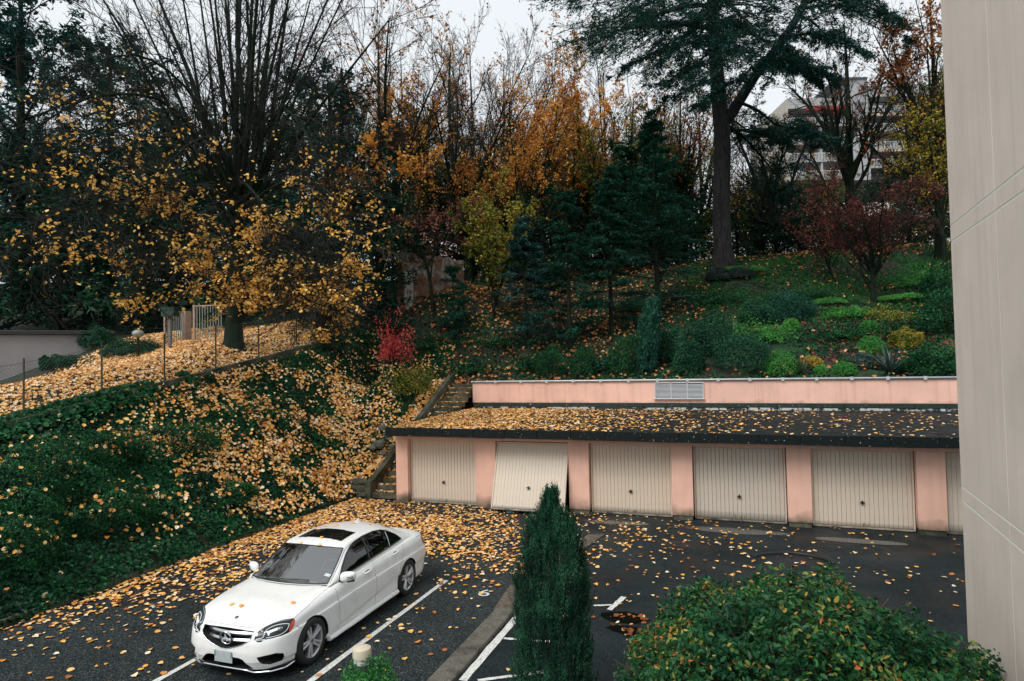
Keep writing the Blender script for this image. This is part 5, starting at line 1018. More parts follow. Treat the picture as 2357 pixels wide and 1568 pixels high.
# dark background trees: (u, v_base, depth, height, radius, label)
DK = [(40, 700, 34, 19.5, 6.5, 'huge dark cedar filling the upper left corner'), (250, 680, 38, 17, 6.0, 'dark evergreen behind the golden linden sprays'), (130, 740, 33, 9.0, 3.6, 'dense dark thicket tree right behind the grey wall'), (330, 730, 33, 8.5, 3.6, 'dark evergreen between the grey wall and the gate'), (440, 700, 36, 11.5, 4.6, 'dark conifer behind the barred gate'), (-60, 760, 34, 11, 4.2, 'dark evergreen at the left border above the grey wall'),
      (640, 680, 38, 11.0, 4.4, 'dark evergreen right of the linden trunk'), (760, 690, 34, 13.2, 4.2, 'tall dark cedar between linden and bare tree'), (860, 700, 32, 6.2, 3.0, 'glossy dark evergreen left of the ruined wall'), (960, 640, 48, 13.5, 4.2, 'dark conifer behind the big orange maple'), (1180, 620, 44, 8.0, 3.4, 'dark evergreen behind the young yellow maple'), (1060, 610, 50, 9, 4.0, 'dark evergreen far up the slope behind the maples'), (1330, 600, 50, 8, 4.0, 'dark evergreen low behind the golden maple'),
      (1470, 640, 40, 9.0, 3.0, 'dark fir-like tree left of the cedar trunk'), (1560, 600, 44, 7.5, 3.2, 'dark evergreen just left of the cedar trunk base'), (1790, 600, 46, 5.6, 3.4, 'dark spreading shrub-tree right of the cedar trunk'), (1870, 600, 42, 4.4, 2.8, 'dark low evergreen behind the crimson tree'), (2090, 590, 44, 7.2, 3.4, 'dark evergreen behind the yellow-leaved tree'), (1990, 590, 52, 6, 3.6, 'dark evergreen between crimson tree and far flats'), (1700, 590, 54, 6.2, 3.6, 'dark evergreen straight behind the cedar trunk'),
      (740, 740, 29, 4.2, 2.4, 'dark laurel bush behind the last fence posts'), (560, 720, 31, 6.5, 3.2, 'dark evergreen directly behind the linden trunk'), (2220, 600, 38, 12, 3.4, 'dark evergreen half hidden by the beige wall'), (1250, 640, 38, 6.0, 2.6, 'dark evergreen behind the blue spruce')]
EV = {}
for i, (u, v, d, H, R_, lab) in enumerate(DK):
    b = at(u, v, d); b[2] = hz1(b[0], b[1])-.2 if i not in (0,) else b[2]
    top = H+(at(u, v, d)[2]-b[2])
    if i > 1 and i % 6 in EV and (m_ := (i in (7, 9))) == False: dup(EV[i % 6][0], tuple(b), i*1.1, (R_/EV[i % 6][1], R_/EV[i % 6][1], top/EV[i % 6][2]), lab); continue
    EV2 = dark_tree('evergreen_tree', lab, u, v, d, top, R_, 100+i, n=int(2600+R_*R_*top*18), s=.34 if d < 40 else .42, base=b, m=L_ced if i in (0, 1, 7, 9) else L_dk)
    if i not in (0, 1, 7, 9): EV.setdefault(i % 6, (EV2, R_, top))

TH = {}
for i, (u, d, H, R_, m_, lab) in enumerate([(700, 50, 8, 5, L_dk, 'dark thicket far behind the linden, right side'), (900, 56, 8, 5, L_dk, 'dark thicket far behind the bare tree'), (1050, 58, 7, 5, L_rus, 'rusty undergrowth thicket far behind the big maple'), (1200, 56, 7, 5, L_dk, 'dark thicket far behind the young yellow maple'), (1350, 58, 7, 5, L_org, 'orange thicket low behind the golden maple'), (1480, 56, 7, 5, L_dk, 'dark thicket behind the pale orange maple'), (1600, 54, 6, 4.5, L_olv, 'olive thicket left of the cedar trunk, far back'),
        (1730, 58, 6, 4.5, L_olv, 'olive thicket right of the cedar trunk, far back'), (1830, 60, 6, 5, L_dk, 'dark thicket below the far flats, left side'), (1930, 56, 5.6, 4.5, L_olv, 'olive thicket below the far flats'), (2040, 58, 6, 5, L_rus, 'rusty thicket behind the crimson tree'), (2140, 54, 7, 5, L_olv, 'yellowish thicket beside the beige wall, far back'), (550, 52, 9, 5, L_dk, 'dark thicket far behind the linden trunk'), (400, 50, 10, 5, L_dk, 'dark thicket far behind the gate'), (250, 48, 10, 5, L_dk, 'dark thicket far behind the globe lamp'), (80, 46, 11, 5, L_dk, 'dark thicket far behind the grey building'), (1270, 46, 5, 3.5, L_olv, 'olive thicket behind the blue spruce'), (1400, 44, 5, 3.5, L_dk, 'dark thicket behind the slender firs'), (1540, 42, 4.5, 3, L_dk, 'dark thicket behind the wide fir'), (1160, 46, 4.5, 3.5, L_dk, 'dark thicket above the ivy slope')]):
    b = at(u, 640, d); b[2] = hz1(b[0], b[1])-.3; key = m_.name
    if key not in TH: TH[key] = dark_tree('thicket_tree', lab, u, 0, d, 7, 5, 400+i, n=6500, s=.36, base=b, m=m_, zc=.02, group='thickets behind the trees'); TH[key].scale = (R_/5, R_/5, H/7)
    else: dup(TH[key], tuple(b), i*.9, (R_/5, R_/5, H/7), lab)
# ---- small plants ------------------------------------------------------------
def bush(name, label, base, rx, ry, rz, seed, m=L_dk, n=5000, s=.07, tone=.5, cat='bush', group=None, asp=.55, tj=.22, tn=.5, shape='kite', lump=.18, core=True, stems=18, spread=.8, zc=.9, shell=.55, stemm=None, litter_n=0):
    rng = np.random.default_rng(seed); root = empty(name, tuple(base), 0, label, cat, group); d = unit(rng.normal(size=(n, 3))); d[:, 2] = np.abs(d[:, 2])*1.0-rng.random(n)*.35
    d = unit(d); k = 1+lump*2*(noise2(d[:, 0]*2.2+seed, d[:, 1]*2.2+d[:, 2]*1.7, seed)-.5)+lump*(noise2(d[:, 0]*6+seed, d[:, 1]*6+d[:, 2]*5, seed+1)-.5)
    r = (shell+(1-shell)*rng.random(n)**.5)*k; p = d*r[:, None]*np.array([rx, ry, rz])+np.array([0, 0, rz*(1-zc)+.02]); p[:, 2] = np.maximum(p[:, 2]+rz*.12, .02)
    N = d+rng.normal(size=(n, 3))*spread; t_ = np.clip(tone+rng.normal(size=n)*tj+(noise2(p[:, 0]*2/rx, p[:, 1]*2/rx+p[:, 2]*2/rz, seed+3)-.5)*tn, 0, 1)
    tag(link('foliage', leaf_mesh('foliage', p, s*(.6+.8*rng.random(n)), N, t_, rng, asp=asp, curl=.2, shape=shape), root, m), kind='stuff')
    if litter_n:
        i = rng.choice(np.where(d[:, 2] > .25)[0], litter_n); tag(link('caught_leaves', leaf_mesh('caught_leaves', p[i]*1.03+np.array([0, 0, .02]), .09*(.7+.6*rng.random(litter_n)), d[i]+rng.normal(size=(litter_n, 3))*.4, rng.normal(.5, .25, litter_n), rng, asp=.9, shape='hex'), root, L_lit), kind='stuff')
    if stems:
        q = unit(rng.normal(size=(stems, 3))); q[:, 2] = np.abs(q[:, 2])+.4; q = unit(q); e = q*np.array([rx, ry, rz])*.92; P = np.stack([e*t+rng.normal(size=e.shape)*.03*min(rx, rz)*t for t in np.linspace(0, 1, 6)], 1)
        link('stems', joined('stems', [tube_geo(P, np.linspace(.014, .004, 6)[None]*np.ones((stems, 1))*min(1.5, .5+rz), 4)]), root, stemm or twig_m)
    return root
def G_(u, v, d):   # foot of something seen at (u, v), depth d
    p = hit(u, v, d); return (float(p[0]), float(p[1]), float(p[2])-.03)
# clipped box balls and shrubs along the parapet
for u, v, d, rx, rz, lab in [(1268, 868, 27.0, .62, 1.15, 'leftmost of the two clipped oval box bushes above the parapet'), (1345, 868, 27.0, .60, 1.15, 'clipped oval box bush, second above the parapet from the spruce'), (1440, 858, 27.6, .72, 1.25, 'rounded box bush just left of the leaning cypress')]:
    bush('box_bush', lab, G_(u, v, d), rx, rx*.95, rz, int(u), m=L_ivy, n=6500, s=.055, tone=.5, group='clipped box bushes above the parapet')
for u, v, d, rx, rz, lab in [(1585, 858, 27.3, .62, 1.15, 'dark upright bush right of the leaning cypress'), (1545, 830, 29, .8, 1.2, 'dark bush tucked behind the leaning cypress'), (1640, 820, 29, .75, 1.55, 'tall dark bush in the middle of the garden slope'), (1712, 850, 27.8, 1.15, 1.2, 'wide dark green spreading bush above the wall vent'), (1745, 745, 31, .95, .95, 'grey-green bush in the middle of the slope'), (1705, 640, 33.5, .8, .55, 'grey lavender mound below the cedar trunk'), (1655, 645, 33.2, .75, .6, 'dark lavender mound at the cedar foot')]:
    bush('garden_bush', lab, G_(u, v, d), rx, rx*.9, rz, int(u), m=L_dk if 'lavender' not in lab else leafmat('lavender_leaf', [(0, (.02, .035, .03)), (1, (.08, .11, .10))]), n=6500, s=.075, tone=.55, group='dark bushes on the garden slope')
for u, v, d, rx, rz, lab in [(1797, 862, 26.8, .62, .75, 'bright green euphorbia mound near the parapet edge'), (1822, 762, 30.5, .38, .45, 'small bright green mound below the dark juniper'), (1945, 862, 26.5, .40, .40, 'low bright green clump second from the yucca'), (1890, 863, 26.5, .26, .3, 'tiny bright green clump beside the yellow fern'), (2000, 765, 30, .42, .42, 'blue-green sedum mound below the crimson tree'), (2008, 812, 28.3, .48, .55, 'bright green mound with rusty tips right of the red leaves'), (1700, 628, 35, 1.5, .28, 'pale green groundcover mat around the cedar foot'), (1770, 715, 31.8, 1.3, .26, 'bright green cushion band across the slope'), (1905, 700, 32.5, .9, .25, 'green cushion clump left of the crimson tree'), (2085, 690, 32.8, 1.2, .25, 'green cushion clump right of the crimson tree')]:
    bush('green_mound', lab, G_(u, v, d), rx, rx*.85, rz, int(u), m=L_grn, n=3200 if rx < 1 else 6000, s=.06, tone=.55, lump=.12, stems=6, group='bright green mounds in the garden')
bush('juniper_bush', 'broad dark juniper bush in the centre of the garden slope', G_(1810, 735, 31), 1.3, .8, 1.0, 77, m=L_fir, n=9000, s=.11, asp=.2, cat='bush')
bush('yellow_fern', 'yellowed fern clump beside the strap-leaved plants', G_(1870, 845, 27.2), .36, .28, .38, 78, m=L_olv, n=900, s=.08, tone=.9, asp=.35, stems=10)
bush('sage_bush', 'grey-green sage clump left of the large yucca', G_(1985, 845, 27.2), .4, .35, .45, 79, m=leafmat('sage_leaf', [(0, (.03, .06, .05)), (1, (.12, .19, .16))]), n=1500, s=.09, stems=8)
bush('pink_bush', 'vivid pinkish-red burning bush on the ivy bank', G_(905, 855, 26.4), .85, .8, 1.75, 80, m=L_pink, n=2100, s=.085, tone=.5, lump=1.1, shell=.08, stems=26, cat='bush', asp=.5, zc=.7)
for i, (u, v, rx, rz, m_) in enumerate([(1230, 850, .9, .5, L_ivy), (1390, 850, .8, .5, L_dk), (1480, 800, 1.2, .7, L_ivy), (1600, 780, 1.3, .8, L_dk), (1660, 700, 1.4, .5, L_ivy), (1760, 790, 1.3, .8, L_grn), (1840, 690, 1.6, .4, L_ivy), (1930, 780, 1.2, .5, L_ivy), (1960, 730, 1.0, .35, L_grn), (2060, 740, 1.2, .5, L_olv), (2090, 770, 1.3, .7, L_ivy), (2120, 660, 1.6, .7, L_grn), (1560, 690, 1.6, .6, L_ivy), (1450, 720, 1.4, .7, L_dk), (1150, 800, 1.4, .5, L_ivy), (1080, 860, 1.3, .5, L_ivy), (990, 800, 1.4, .5, L_ivy), (900, 760, 1.3, .8, L_dk), (820, 790, 1.2, .7, L_ivy), (760, 800, 1.2, .9, L_dk)]):
    bush('low_shrub', ['loose low shrub', 'ragged low shrub', 'spreading low shrub'][i % 3]+' on the slope '+['left of the first oval box bush', 'between the oval box bushes', 'left of the leaning cypress top', 'between the tall dark bush and the cypress', 'below the cedar foot', 'beside the wide dark bush', 'above the juniper', 'left of the red leaf patch', 'just left of the crimson tree trunk', 'right of the crimson tree trunk', 'among the yellowing shrubs by the wall', 'high up beside the beige wall', 'left of the lavender mounds', 'under the slender firs', 'left of the blue spruce foot', 'above the left end of the parapet', 'below the crooked sapling', 'below the ruined wall', 'between ruined wall and fence', 'behind the last fence post'][i], G_(u, v, 30), rx, rx*.8, rz, 600+i, m=m_, n=2600, s=.09, tone=.5, lump=.75, shell=.25, stems=26, spread=1.1, group='loose low shrubs on the slope')
bush('olive_bush', 'yellow-green twiggy shrub at the head of the steps', G_(940, 905, 26.2), 1.1, .9, .9, 81, m=L_olv, n=2600, s=.09, tone=.3, lump=.4, shell=.3, stems=30)
for u, v, d, rx, rz, lab in [(2150, 862, 26.8, .9, .8, 'dark green mat bush at the right end by the beige wall'), (2175, 760, 28.5, 1.0, 1.3, 'dark viburnum against the beige wall'), (2165, 690, 30.5, 1.1, 1.2, 'green climbing shrub higher along the beige wall'), (2085, 800, 28.6, .5, .6, 'yellowish loose shrub right of the crimson tree')]:
    bush('garden_bush', lab, G_(u, v, d), rx, rx*.8, rz, int(u)+3, m=L_ivy if u > 2100 else L_olv, n=5500, s=.085, tone=.55, lump=.35, stems=20, group='green shrubs beside the beige wall')
for u, v, d, rx, ry, rz, lab in [(400, 1040, 17.2, 1.5, 1.4, .75, 'dark fine-leaved cotoneaster mound in the middle of the bank'), (100, 1100, 13.5, 1.5, 1.3, .8, 'dark fine-leaved mound low on the left of the bank'), (250, 1200, 13.0, 1.0, 1.1, .6, 'green fine-leaved mound just above the kerb'), (30, 1300, 10.8, .9, 1.0, .75, 'dark shrub at the lower left corner above the kerb'), (230, 1070, 15.5, 1.0, 1.0, .7, 'dark shrub between the ivy edge and the cotoneaster'), (20, 1180, 12.3, 1.3, 1.0, .8, 'bluish dark shrub at the left border of the bank'), (520, 1150, 16.5, .8, .7, .35, 'low dark shrub among the fallen leaves near the kerb')]:
    bush('bank_shrub', lab, G_(u, v, d), rx, ry, rz, int(u)+5, m=L_ivy, n=8500, s=.062, tone=.5, lump=.35, stems=26, asp=.5, group='dark fine-leaved shrubs on the bank', shell=.7, litter_n=70)
for u, v, d, rx, rz, lab in [(225, 800, 22.8, .75, .75, 'dark bush with fallen leaves beside the globe lamp'), (150, 845, 21, .6, .42, 'low bush at the foot of the grey wall'), (330, 815, 24.2, 1.0, .5, 'leaf-strewn dark hedge behind the globe lamp'), (108, 850, 20.4, .3, .42, 'small dark shrub against the grey wall'), (275, 820, 23.4, .7, .5, 'dark hedge bush left of the globe lamp post')]:
    bush('terrace_bush', lab, G_(u, v, d), rx, rx*.8, rz, int(u)+9, m=L_dk, n=4500, s=.07, tone=.5, lump=.4, stems=24, group='bushes along the terrace edge')
# strap-leaved plants
def spiky(name, label, base, n, L, seed, m, w=.035, group=None):
    rng = np.random.default_rng(seed); root = empty(name, tuple(base), 0, label, 'plant', group); me = []
    for i in range(n):
        a = rng.random()*6.28; el = rng.uniform(.25, 1.35); l = L*rng.uniform(.7, 1.1); d = np.array([math.cos(a)*math.cos(el), math.sin(a)*math.cos(el), math.sin(el)]); s = np.array([-math.sin(a), math.cos(a), 0])*w
        P = []
        for k, (t, ww) in enumerate([(0, .6), (.3, 1), (.6, .85), (.85, .5), (1, .05)]):
            c = d*l*t+np.array([0, 0, -l*.35*t*t*(1.2-math.sin(el))]); P += [c-s*ww, c+np.array([0, 0, -w*.3*ww]), c+s*ww]
        F = [(k*3+j, k*3+j+1, k*3+4+j, k*3+3+j) for k in range(4) for j in range(2)]
        MB().add(P, F).build('leaf', m, root)
    return root
yuc = leafmat('yucca_leaf', [(0, (.03, .06, .05)), (1, (.10, .16, .14))]); ym = mat('yucca_green', (.035, .075, .062), .45, var=.3, vscale=6); ym2 = mat('strap_green', (.05, .10, .05), .45, var=.3, vscale=6, col2=(.25, .14, .07), c2scale=4)
spiky('yucca_plant', 'large dark yucca fanning out near the beige wall', G_(2050, 858, 26.6), 70, 1.15, 5, ym, .038, 'yuccas in the garden')
spiky('yucca_plant', 'bluish yucca in the middle of the slope by the dark bushes', G_(1688, 775, 29.6), 44, .8, 6, ym, .036, 'yuccas in the garden')
spiky('yucca_plant', 'yucca with drooping dead leaves right of the juniper', G_(1868, 722, 31), 36, .8, 7, ym, .036, 'yuccas in the garden')
spiky('strap_plant', 'strap-leaved plant with browned tips just above the gutter', G_(1850, 862, 26.5), 40, .95, 8, ym2, .03)
spiky('strap_plant', 'yellow-striped strap plant above the sedum mound', G_(2003, 748, 30.4), 26, .55, 9, ym2, .03)
# columnar leaning cypress on the slope
def plume_cypress(name, label, base, H, Rm, seed, n_plume, per, s, m, lean=(0, 0), prof=None, cat='tree', asp=.32, plen=.13, rag=.15):
    rng = np.random.default_rng(seed); root = empty(name, tuple(base), 0, label, cat); t = rng.random(n_plume)**.85*.93; a = rng.random(n_plume)*2*np.pi
    R_ = np.interp(t, *(prof or ([0, .1, .5, .8, 1], [.75, 1, .85, .45, .06])))*Rm*(.72+.33*rng.random(n_plume))*(1+rag*(noise2(a*2.2, t*9, seed)-.5))
    c = np.stack([np.cos(a)*R_*.72, np.sin(a)*R_*.72, t*H], 1); ln = (H*plen*(.6+.7*rng.random(n_plume))+.05)*np.interp(t, [.7, .95], [1, .6])
    D = unit(np.stack([np.cos(a)*.30, np.sin(a)*.30, np.ones(n_plume)], 1)+rng.normal(size=(n_plume, 3))*.08); P, R2 = grow(c, D, ln, np.full(n_plume, .006), 5, .05, .08, rng)
    P = P+np.array([lean[0], lean[1], 0])*(P[..., 2:3]/H)**1.6
    pts, T = pts_on(P, n_plume*per, rng, s*.55, 0); ax = np.array([lean[0], lean[1], 0])*(pts[:, 2:3]/H)**1.6; N = unit((pts-ax)*np.array([1, 1, 0])+1e-6)+rng.normal(size=pts.shape)*.6
    n = len(pts); tone = np.clip(.45+rng.normal(size=n)*.2+(noise2(np.arctan2(pts[:, 1], pts[:, 0])*4, pts[:, 2]*5, seed)-.5)*.9, 0, 1)
    tag(link('foliage', leaf_mesh('foliage', pts, s*(.6+.8*rng.random(n)), N, tone, rng, asp=asp, curl=.15, H=T+rng.normal(size=(n, 3))*.35), root, m), kind='stuff')
    Tk = catmull([(0, 0, -.2), (lean[0]*.3, lean[1]*.3, H*.5), (lean[0]*.9, lean[1]*.9, H*.95)], 10)[None]; link('trunk', joined('trunk', [tube_geo(Tk, np.linspace(Rm*.12, Rm*.02, 10)[None], 8), tube_geo(P, R2, 3)]), root, twig_m); return root
plume_cypress('cypress_tree', 'narrow dark Italian cypress leaning at its tip behind the parapet', G_(1487, 866, 27), 3.05, .36, 91, 260, 60, .10, L_fir, lean=(.35, 0), prof=([0, .15, .6, .9, 1], [.55, .85, 1, .7, .25]))
L_cyp = leafmat('cypress_scale', [(0, (.003, .028, .015)), (.5, (.008, .070, .036)), (.85, (.026, .14, .070)), (1, (.07, .20, .10))], rough=.5, trans=.12)
cp = at(1277, 1600, 8.0)
plume_cypress('cypress_tree', 'dense pointed green conifer in the foreground between the lot and the driveway', (cp[0], cp[1], -.05), 2.98, .60, 92, 1900, 72, .025, L_cyp, plen=.085, rag=.6, prof=([0, .1, .35, .55, .70, .78, .82, .86, 1], [1.05, 1.08, .95, .84, .74, .62, .32, .10, .02]), asp=.30)
# side shoot of it
# round hedge in the foreground
L_hedge = leafmat('hedge_leaf', [(0, (.004, .034, .014)), (.45, (.010, .085, .030)), (.68, (.04, .15, .035)), (.80, (.26, .25, .05)), (.94, (.48, .30, .05)), (1, (.50, .14, .05))], rough=.4, trans=.2, spec=.25)
hc = np.array([.50, 6.35, 0.]); rng = np.random.default_rng(93); HG = empty('rounded_hedge', tuple(hc), 0, 'big rounded leafy hedge with yellowing leaves in the right foreground', 'hedge')
n = 58000; d = unit(rng.normal(size=(n, 3))); d[:, 2] = np.abs(d[:, 2]); k = 1+.16*(noise2(d[:, 0]*2+3, d[:, 1]*2+d[:, 2]*2, 5)-.5)+.20*(noise2(d[:, 0]*7, d[:, 1]*7+d[:, 2]*6, 6)-.5)
q = 2.9; nn = (np.abs(d[:, 0])**q+np.abs(d[:, 1])**q+np.abs(d[:, 2])**q)**(-1/q); r = (.80+.22*rng.random(n)**.7)*k*nn
HA = np.array([1.90, 1.5, 2.27]); p = d*r[:, None]*HA
t_ = np.clip(.40+rng.normal(size=n)*.20+(noise2(p[:, 0]*1.6, p[:, 1]*1.6+p[:, 2]*1.6, 7)-.42)*.5-.12*(p[:, 0] > .6), 0, 1)
tag(link('foliage', leaf_mesh('foliage', p, .052*(.6+.8*rng.random(n)), d+rng.normal(size=(n, 3))*.75+np.array([0, 0, .3]), t_, rng, shape='hex', asp=.52, curl=.22), HG, L_hedge), kind='stuff')
m_ = 420; e = unit(rng.normal(size=(m_, 3))); e[:, 2] = np.abs(e[:, 2]); e = unit(e); L_ = (1.0+.10*rng.random(m_)**3); P = np.stack([e*HA*(L_*(.55+.45*t))[:, None]+rng.normal(size=e.shape)*.03 for t in np.linspace(0, 1, 5)], 1); P[:, -1] += rng.normal(size=(m_, 3))*.05
tag(link('stems', joined('stems', [tube_geo(P, np.linspace(.006, .003, 5)[None]*np.ones((m_, 1)), 4)]), HG, mat('reddish_twig', (.16, .08, .05), .8)), kind='stuff')
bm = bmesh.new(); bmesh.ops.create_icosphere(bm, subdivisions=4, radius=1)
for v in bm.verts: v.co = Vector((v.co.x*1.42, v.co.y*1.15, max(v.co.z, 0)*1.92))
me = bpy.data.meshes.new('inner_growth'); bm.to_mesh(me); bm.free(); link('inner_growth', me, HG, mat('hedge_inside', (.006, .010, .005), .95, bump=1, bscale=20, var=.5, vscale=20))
# bollard lamp and its ground plant
bp_ = at(833, 1492, 7.75)
BL = empty('bollard_lamp', (bp_[0], bp_[1], 0), 0, 'short grey bollard lamp with pale domed cap in front of the car', 'bollard lamp'); zt = bp_[2]+.03
MB().lathe([(.098, 0), (.098, zt-.20), (.104, zt-.20)], 32, cap=False).build('post', mat('bollard_grey', (.42, .45, .45), .5, var=.08), BL, True)
o = MB().lathe([(.104, zt-.135), (.112, zt-.13), (.112, zt-.04), (.106, zt-.025), (.07, zt-.008), (.001, zt)], 32, cap=False).build('cap', mat('bollard_cap', (.55, .52, .40), .5, var=.12, vscale=9, col2=(.66, .52, .38), c2scale=12), BL, True); autosmooth(o, 40)
MB().lathe([(.098, zt-.20), (.100, zt-.134)], 32, cap=False).build('light_ring', mat('frosted_ring', (.55, .58, .56), .3), BL, True)
o = MB().lathe([(.099, zt-.40), (.106, zt-.40), (.106, zt-.33), (.099, zt-.33)], 32, cap=False).build('collar', mat('collar_grey', (.20, .21, .20), .5), BL, True); autosmooth(o)
bush('ground_plant', 'small green leafy shrub crowding round the foot of the bollard', (bp_[0]+.12, bp_[1]-.05, 0), .42, .34, .80, 94, m=L_grn, n=3800, s=.05, tone=.25, stems=16, tn=.3)

# ---- ivy and leaves ----------------------------------------------------------
def scatter(x0, x1, y0, y1, n, dens, rng):
    x = rng.uniform(x0, x1, n); y = rng.uniform(y0, y1, n); k = rng.random(n) < dens(x, y); return x[k], y[k]
rng = np.random.default_rng(200)
# ivy blanket over the bank
x, y = scatter(-17.0, -12.25, 1.5, 27, 112000, lambda x, y: np.where((x > -11.9) & (y > 18.6), 0, .5+.5*np.clip((noise2(x*1.3, y*1.3, 2))*1.6, 0, 1)), rng)
m2 = rng.random(len(x)) < .0; z = hz(x, y); lum = (fbm(x*1.6, y*1.6, 12, 3)-.35)*.5; n = len(x)
P = np.stack([x, y, z+np.maximum(lum, 0)*rng.random(n)**.5+.02+.05*rng.random(n)], 1)
tag(link('ivy', leaf_mesh('ivy', P, .085*(.6+.8*rng.random(n)), hnorm(x, y)+rng.normal(size=(n, 3))*.45, np.clip(.42+rng.normal(size=n)*.2+(fbm(x*.9, y*.9, 31)-.5)*.7, 0, 1), rng, asp=.9, curl=.2), None, L_ivy), 'green ivy covering the bank', 'ivy', None, 'stuff')
# ivy hanging over the retaining wall edge
yy = rng.uniform(3, 16.2, 9000); xx = -16.95+rng.normal(size=9000)*.22; k = noise2(yy*1.1, xx*0, 9) > .32; yy, xx = yy[k], xx[k]; zz = np.interp(yy, [p[0] for p in FENCE], [p[1] for p in FENCE]); n = len(yy)
P = np.stack([xx, yy, zz-np.abs(xx+17.05)*.6*(xx > -17)+.14*rng.random(n)+.03], 1)
tag(link('ivy', leaf_mesh('ivy', P, .11*(.6+.8*rng.random(n)), rng.normal(size=(n, 3))*.5+np.array([.5, -.2, .8]), np.clip(.6+rng.normal(size=n)*.2, 0, 1), rng, asp=.95, shape='hex', curl=.15), None, L_ivy), kind='stuff')
# hillside undergrowth: low dark leaves everywhere above the garages, grass patches in the garden
x, y = scatter(-30, 20, 25, 50, 150000, lambda x, y: np.where((x < -17) & (y < 27), 0, np.clip(1.1-(y-25)/40, .2, 1)*np.where((x > -1) & (y < 34), .85*(noise2(x*.9, y*.9, 44) > .30), np.clip(noise2(x*.8, y*.8, 45)*1.5, 0, 1))), rng); n = len(x)
tag(link('undergrowth', leaf_mesh('undergrowth', np.stack([x, y, hz(x, y)+.03+.16*rng.random(n)*noise2(x*1.2, y*1.2, 7)], 1), .12*(.6+.8*rng.random(n)), hnorm(x, y)+rng.normal(size=(n, 3))*.5, np.clip(.4+rng.normal(size=n)*.2+(fbm(x*.7, y*.7, 32)-.5)*.6, 0, 1), rng, asp=.8), None, L_ivy), kind='stuff')
x, y = scatter(-2.5, 16, 27, 41, 90000, lambda x, y: np.clip((fbm(x*.45, y*.8, 60)-.38)*5, 0, 1)*np.interp(y, [27, 31], [.5, 1]), rng); n = len(x)
tag(link('grass', leaf_mesh('grass', np.stack([x, y, hz(x, y)+.05], 1), .13*(.6+.8*rng.random(n)), rng.normal(size=(n, 3)), np.clip(.35+rng.normal(size=n)*.2, 0, 1), rng, asp=.18, H=np.array([[0, 0, 1.]])+rng.normal(size=(n, 3))*.35), None, L_grn), kind='stuff')
def litter(name, x, y, z, s, tone, rng, m=L_lit, flat=.25, N=None, curl=.22, shape='hex'):
    n = len(x); N = (np.array([[0, 0, 1.]]) if N is None else N)+rng.normal(size=(n, 3))*flat; tone = np.where(rng.random(n) < .10, rng.random(n)*.12, tone)
    return tag(link(name, leaf_mesh(name, np.stack([x, y, z], 1), s*(.42+1.0*rng.random(n)**.8), N, tone, rng, shape=shape, asp=.95, curl=curl), None, m), kind='stuff')
# fallen leaves: on the lot
def lotd(x, y):
    a = np.exp(-np.maximum(x+12.25, 0)/np.interp(y, [6, 9, 12, 15, 18.3], [.9, 1.4, 1.9, 3.2, 3.8]))*np.interp(y, [2, 6, 9, 11, 14], [.04, .12, .36, .75, 1]); far = np.exp(-((y-15.3)/2.4)**2)*np.interp(x, [-12, -8, -5.5, -4, -2, 2], [.95, .75, .42, .13, .05, .02])
    base = np.interp(x, [-12, -6, -4, 0, 4, 10], [.05, .035, .020, .026, .012, .005])*np.interp(y, [5, 9, 12, 17.8, 18.3], [.25, .45, .9, 1, .3]); return np.clip(np.maximum(np.maximum(a, far), base), 0, 1)*(.45+1.1*noise2(x*1.1, y*1.1, 21)*noise2(x*3.1, y*3.1, 22)*2)
x, y = scatter(-12.3, 10, 2, 18.45, 95000, lambda x, y: lotd(x, y), rng); n = len(x)
litter('fallen_leaves', x, y, .018+.03*rng.random(n)*np.clip(lotd(x, y), 0, 1), .080, np.clip(rng.normal(.55, .26, n), 0, 1), rng, flat=.12)
# on the roof
def roofd(x, y): return np.clip(np.interp(x, [-10.5, -8.5, -6, -4, -2, 1, 8], [1, .85, .46, .24, .11, .05, .03])*(.5+1.2*noise2(x*1.4, y*2.2, 23)), 0, 1)
x, y = scatter(-10.5, 10, 17.75, 24.4, 28000, roofd, rng); zr = 2.455+(y-17.74)/(24.58-17.74)*.095; litter('fallen_leaves', x, y, zr+.015+.02*rng.random(len(x)), .088, np.clip(rng.normal(.6, .25, len(x)), 0, 1), rng, flat=.12)
# on the terrace
def terd(x, y): return np.clip(1.3*np.clip((noise2(x*.5, y*.5, 24)+.45), 0, 1)*(x+np.interp(y, [8, 14, 20, 26], [1.5, 0, -1.5, -2])*0 > -25)*np.interp(x, [-26, -23], [0, 1])*np.interp(y, [5, 9], [.4, 1]), 0, 1)
x, y = scatter(-26, -17.1, 5, 25.5, 70000, terd, rng); n = len(x); litter('fallen_leaves', x, y, hz(x, y)+.03+.05*rng.random(n), .088, np.clip(rng.normal(.66, .24, n), 0, 1), rng, shape='kite', flat=.3, N=hnorm(x, y))
# on the bank: a broad golden patch in the middle, thin elsewhere
def bankd(x, y):
    g = np.exp(-(((x+14.8)/1.7)**2+((y-18.0)/4.2)**2))*1.15+np.exp(-(((x+13.0)/.8)**2+((y-17)/4)**2))*.6; return np.clip((g*.72+.05+.10*np.clip((y-9)/8, 0, 1))*np.clip((fbm(x*1.7, y*1.7, 25)-.36)*5.5, .08, 1.3), 0, 1)*np.interp(y, [8, 11, 14], [.15, .35, 1])
x, y = scatter(-17, -12.3, 4, 27, 42000, bankd, rng); k = ~((x > -11.9) & (y > 18.6)); x, y = x[k], y[k]; n = len(x)
litter('fallen_leaves', x, y, hz(x, y)+.10+.18*rng.random(n), .092, np.clip(rng.normal(.62, .25, n), 0, 1), rng, flat=.45, N=hnorm(x, y))
